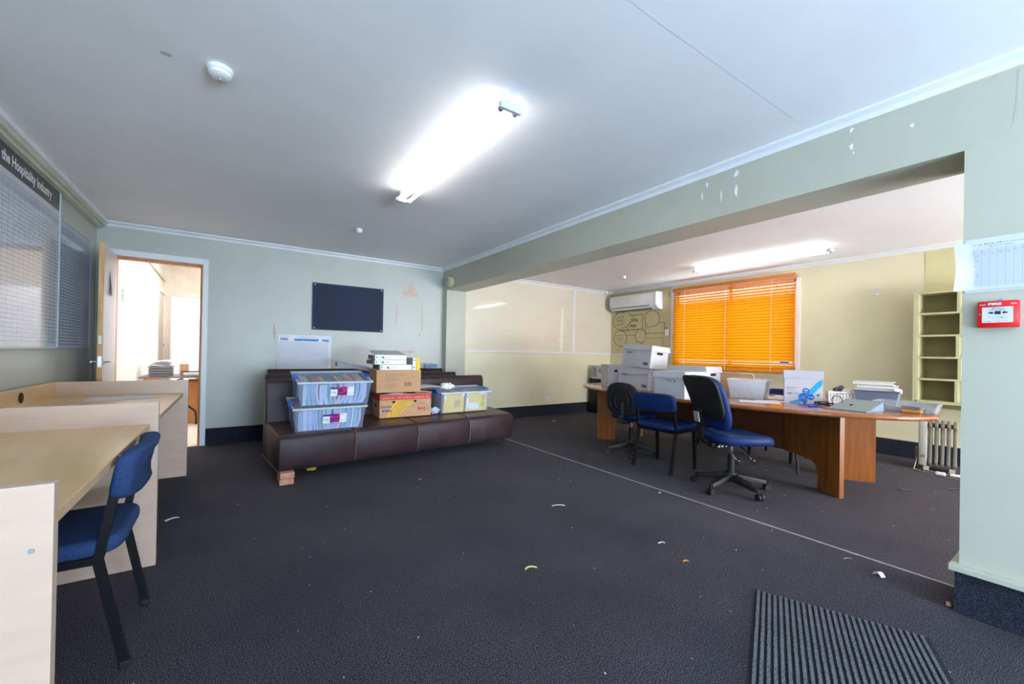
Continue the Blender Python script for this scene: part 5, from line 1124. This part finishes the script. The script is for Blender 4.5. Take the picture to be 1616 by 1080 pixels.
obj('side_hole_shade', MB().disc(plane((-a-.0014, 0, 0), (0, -1, 0), (0, 0, 1)), .0, .12, .03, 16, .02), M_dark, ba, solid=False)  # dark disc painted for the shade in the side hole
tag(obj('paper_bundle', MB().sheet(lambda u, v: (2.50+.42*u, 4.30+.24*v, SZ+.238+.012*math.sin(u*6)+.004*math.sin(v*7)), 8, 4, .008), mat('mauve_paper', (206, 190, 208), .6)), 'layer of mauve papers in the banana carton', 'paper')
tag(obj('carton_lid', MB().sheet(lambda u, v: (2.82+.19*u, 4.30+.25*v, SZ+.252+.004*math.sin(u*4)), 4, 2, .004), mat('pale_card', (226, 206, 196), .7)), 'pale card flap on the banana carton right side', 'card')
pc_ = thing('plain_carton', 'plain brown carton with stencilled print on the banana carton', 'box', (2.635, 4.44, SZ+.262), math.radians(-1))
a, b, hb = .238, .15, .235
obj('carton', MB().tub((-a, a, -b, b), (-a, a, -b, b), 0, hb, .004), M_card, pc_, bev=.001)
obj('flap', MB().sheet(lambda u, v: (-a-.002-.035*u, -b+2*b*v, hb+.012*u), 2, 3, .004), M_card, pc_)
pf = plane((0, -b-.0008, 0), (1, 0, 0), (0, 0, 1)); m = MB(); rq = random.Random(17)
for i, w_ in enumerate((.20, .10, .14, .14, .11, .12, .13)): m.greek(pf, -.15, .185-i*.0205, w_, .010, rq)
x = .055
while x < .13: w_ = rq.choice((.002, .004, .006)); m.rect(pf, x, x+w_, .062, .108); x += w_+.003
obj('stencil_print', m, mat('brown_ink', (120, 84, 66), .7), pc_, solid=False)
# ring binders on the plain carton
def binder(label, loc, rz, L, W, T, open_=.0, rot=None):
    t = thing('ring_binder', label, 'binder', loc, rz, 'white ring binders on the cartons', rot)
    obj('spine', MB().box(-L/2, L/2, -W/2, -W/2+.004, 0, T), M_whitep, t, bev=.001)
    obj('cover', MB().box(-L/2, L/2, -W/2, W/2, 0, .003), M_whitep, t); obj('cover', MB().add([(-L/2, -W/2, T-.003), (L/2, -W/2, T-.003), (L/2, W/2, T-.003+open_), (-L/2, W/2, T-.003+open_), (-L/2, -W/2, T), (L/2, -W/2, T), (L/2, W/2, T+open_), (-L/2, W/2, T+open_)], [(0, 3, 2, 1), (4, 5, 6, 7), (0, 1, 5, 4), (1, 2, 6, 5), (2, 3, 7, 6), (3, 0, 4, 7)]), mat('binder_top', (198, 198, 200), .4), t)
    obj('pages', MB().box(-L/2-.012, L/2-.02, -W/2+.012, W/2-.02, .005, T-.006), mat('page_edges', (110, 108, 110), .8, vs=(4, 4, 400), var=.4), t)
    pf = plane((0, -W/2-.0008, 0), (1, 0, 0), (0, 0, 1)); r = random.Random(int(loc[2]*1000))
    obj('green_mark', MB().rect(pf, -L/2+.012, -L/2+.022, T*.25, T*.8).poly(pf, [(-L/2+.07, T*.25), (-L/2+.10, T*.25), (-L/2+.085, T*.75), (-L/2+.07, T*.6)]), M_teal, t, solid=False)
    obj('orange_mark', MB().greek(pf, -L/2+.035, T*.25, .022, T*.5, r).greek(pf, -L/2+.11, T*.3, .05, T*.4, r), M_orangeink, t, solid=False)
    return t
zt = SZ+.262+.235
binder('bottom white binder of the stack lying on the plain carton', (2.60, 4.42, zt+.002), math.radians(-1), .34, .26, .055)
binder('middle white binder of the stack on the plain carton', (2.535, 4.42, zt+.060), math.radians(1), .335, .27, .048)
binder('top white binder of the stack with a raised grey cover', (2.545, 4.43, zt+.110), math.radians(-3), .325, .29, .05, .045)
ub = thing('upright_binder', 'white binder standing upright beside the stack on the carton', 'binder', (2.795, 4.41, zt-.06))
obj('spine', MB().box(-.022, .022, -.12, -.116, 0, .19), M_whitep, ub); obj('cover', MB().box(-.022, -.018, -.12, .1, 0, .19), mat('binder_top', (198, 198, 200), .4), ub); obj('cover', MB().box(.018, .022, -.12, .1, 0, .19), M_whitep, ub); obj('pages', MB().box(-.016, .016, -.11, .09, .004, .175), M_paper, ub)
pf = plane((0, -.1206, 0), (1, 0, 0), (0, 0, 1)); obj('green_mark', MB().rect(pf, -.012, .014, .16, .172).rect(pf, -.01, .005, .08, .10), M_teal, ub, solid=False); obj('orange_mark', MB().greek(pf, -.012, .125, .024, .016, r6), M_orangeink, ub, solid=False)
yb_ = thing('yellow_folder', 'yellow folder standing upright at the end of the binder stack', 'folder', (2.842, 4.42, zt-.06))
obj('cover', MB().box(-.022, .022, -.12, .1, 0, .186), M_yellow, yb_, bev=.002); obj('pages', MB().box(-.018, .018, -.11, .09, .186, .19), M_paper, yb_)
# right hand tub with yellow pads
RY = math.radians(2.5)
F3 = tub_frame(3.44, 4.30, .412, RY, math.radians(7.5), .335)
T3 = clear_tub('clear storage tub of yellow pads at the right of the sofa', F3, .66, .335, .262)
def yellow_pad(x0, x1, z1, label, wh, seed):
    t = thing('yellow_pad', label, 'notepad', F3.translation, group='yellow pads in the clear tub', rot=F3.to_euler())
    obj('pad', MB().box(x0, x1, -.140, -.118, .006, z1), mat('pad_yellow', (234, 204, 60), .6, var=.05), t)
    pf = plane((0, -.1406, 0), (1, 0, 0), (0, 0, 1)); r = random.Random(seed)
    for u0, u1, v0, v1 in wh: obj('label_patch', MB().rect(pf, u0, u1, v0, v1), M_paper, t, solid=False)
    return t, pf
t, pf = yellow_pad(.005, .295, .235, 'yellow pad with white panels at the front of the right tub', ((.012, .045, .05, .17), (.05, .19, .03, .105), (.18, .27, .205, .232), (.015, .04, .19, .225)), 3)
obj('side_lettering', MB().text(plane((0, -.1412, 0), (0, 0, -1), (1, 0, 0)), 'Tutor Plan', -.20, .235, .034, bold=.0005).greek(plane((0, -.1412, 0), (0, 0, -1), (1, 0, 0)), -.20, .215, .14, .008, r6), M_ink, t, solid=False)
t, pf = yellow_pad(-.285, -.02, .225, 'yellow pad with a scribble drawing in the right tub', ((-.285, -.255, .16, .21), (-.06, -.02, .19, .225)), 4)
obj('orange_block', MB().rect(pf, -.275, -.225, .045, .155), M_yellow, t, solid=False)
m = MB(); rs_ = random.Random(6); m.stroke(plane((0, -.1412, 0), (1, 0, 0), (0, 0, 1)), [(-.11+.055*math.cos(i*1.1)*rs_.uniform(.4, 1), .105+.07*math.sin(i*1.3)*rs_.uniform(.4, 1)) for i in range(34)], .003)
obj('scribble', m, M_inkgrey, t, solid=False)
folders(F3 @ Matrix.Translation((0, .03, .006)), .63, .27, .21, 16, 44, M_bright, 'folders in the right tub', 'folder standing in the right clear tub, %s from the left', .01)
crumple('tissue', (3.255, 4.43, SZ+.30), .075, M_paper, 'crumpled white tissue on the right storage tub', 'tissue', 8, (1.1, .8, .5))
tag(obj('paper_sheet', MB().sheet(lambda u, v: (2.93+.32*u, 4.40+.26*v, SZ+.285+.012*math.sin(u*4)+.01*v), 6, 4, .003), M_paper), 'white papers resting between the cartons and the right tub', 'paper')
tag(obj('yellow_sheet', MB().sheet(lambda u, v: (2.97+.22*u, 4.41+.2*v, SZ+.270+.006*math.sin(u*4)), 4, 2, .003), mat('mustard', (190, 160, 60), .6)), 'mustard sheet under the white papers', 'paper')
crumple('plastic_wrap', (3.055, 4.32, SZ+.04), .05, clear_mat('wrap', (220, 228, 240), .7), 'crumpled clear wrap between the banana carton and tub', 'wrap', 12, (1.1, .7, .7))
# things resting on the sofa backs
rp = tag(obj('paper_roll', MB().sheet(lambda u, v: (2.17+.38*u, 5.08+.12*v, .935-.07*u+.05*math.sin(v*PI)), 4, 6, .003), mat('grey_sheet', (178, 184, 196), .5)), 'curled grey sheet behind the upper storage tub', 'paper')
cb_ = thing('snack_container', 'small clear container with blue cloth on the rear sofa', 'container', (3.62, 5.745, .866))
obj('tub', MB().tub((-.10, .10, -.045, .045), (-.11, .11, -.05, .05), 0, .08, .003), M_clear, cb_)
crumple('blue_cloth', (3.64, 5.745, .905), .05, mat('cloth_blue', (84, 100, 134), .8), 'bundled blue cloth in the clear container', 'cloth', 15, (1.5, .6, .6))

# ------------------------------------------------------------------ entrance mat
am = thing('entrance_mat', 'dark ribbed entrance mat on the carpet near the pillar', 'mat', (3.24, .968, 0), math.atan2(-.552, .24))
obj('backing', MB().box(0, .60, -.95, 0, .001, .006), M_mat2, am)
rib0 = None; NR = 27
for i in range(NR):
    x = .008+i*(.584/NR)
    if rib0 is None: rib0 = obj('rib', MB().box(0, .584/NR*.56, -.948, -.002, .006, .011), M_mat1, am, bev=.0015); rib0.location = (x, 0, 0)
    else: share(rib0, 'rib', am, (x, 0, 0))

# ------------------------------------------------------------------ litter on the carpet
def scrap(name, x, y, L, W, a, m, label, cat, curl=.006):
    M = Matrix.Translation((x, y, .004)) @ Matrix.Rotation(a, 4, 'Z'); r = random.Random(int(x*997+y*131)); k = [r.uniform(.6, 1) for _ in range(7)]
    mb = MB().sheet(lambda u, v: tuple(M @ Vector(((u-.5)*L, (v-.5)*W*k[int(u*6)], curl*math.sin(u*PI+r.random()*.2)))), 6, 2, .0012)
    return tag(obj(name, mb, m), label, cat)
scrap('paper_scrap', 3.155, 2.302, .10, .018, -.45, M_paper, 'long white paper sliver mid carpet', 'paper')
scrap('paper_scrap', 3.285, 1.518, .045, .014, -.35, M_paper, 'short white paper sliver beside the mat end', 'paper')
scrap('paper_scrap', .855, 3.43, .075, .03, .5, M_paper, 'white torn paper beside the far desk', 'paper')
scrap('paper_scrap', 3.93, .685, .05, .035, 1.0, M_paper, 'folded white paper near the pillar', 'paper', .02)
scrap('paper_scrap', 4.05, 2.086, .03, .02, .3, mat('lilac_paper', (170, 176, 210), .6), 'tiny lilac paper on the carpet strip', 'paper')
scrap('wrapper', 3.21, 1.311, .035, .015, -.4, mat('orange_wrap', (226, 160, 60), .6), 'small orange wrapper on the carpet', 'wrapper')
scrap('wood_chip', 3.885, .43, .05, .018, .2, mat('bark', (190, 150, 110), .8), 'brown wood chip at the pillar corner', 'chip')
scrap('wood_chip', 4.01, .839, .05, .008, -.5, mat('bark', (190, 150, 110), .8), 'thin wood sliver before the pillar', 'chip')
scrap('leaf_scrap', 2.532, 3.404, .03, .018, .2, mat('leaf', (200, 170, 90), .8), 'dry yellow leaf below the front sofa', 'leaf')
scrap('blue_straw', 5.55, 1.95, .06, .008, .1, mat('straw', (50, 120, 190), .5), 'thin blue straw under the meeting table', 'straw')
scrap('red_ribbon', 5.02, 5.60, .22, .012, .02, M_redprint, 'thin red strip by the whiteboard wall', 'ribbon')
scrap('paper_scrap', 5.6, 5.25, .06, .03, -.4, M_paper, 'white scrap under the power outlet', 'paper')
tag(obj('peel', MB().tube([(2.447+.035*math.cos(t), 1.684+.035*math.sin(t), .005) for t in [.2+i*.2 for i in range(12)]], .004, 5), mat('peel', (222, 196, 130), .7), smooth=60), 'curved pale peel on the carpet', 'peel')
for i, (x, y, lb) in enumerate(((6.35, .80, 'black cable end nearest the pillar'), (6.52, .70, 'black cable end below the heater cord'), (5.95, 1.02, 'black clip beside the table leg'))):
    tag(obj('cable_scrap', MB().tube(wig(x-.05, y+.03, x+.05, y-.03, 4, .008, .008, i), .006, 6), M_black, smooth=60), lb, 'cable')
r9 = random.Random(42); m = MB()
for i in range(260):
    x = r9.uniform(.9, 7.2); y = r9.uniform(.3, 5.6)
    if x < 4 and y > 3.7: continue
    s = r9.uniform(.0015, .005); m.cbox((x, y, .003), (s, s*r9.uniform(.5, 1.8), .002), (0, 0, r9.random()*3))
tag(obj('carpet_crumbs', m, mat('crumbs', (190, 176, 150), .8, var=.3)), 'scattered pale crumbs over the dark carpet', 'crumbs', kind='stuff')
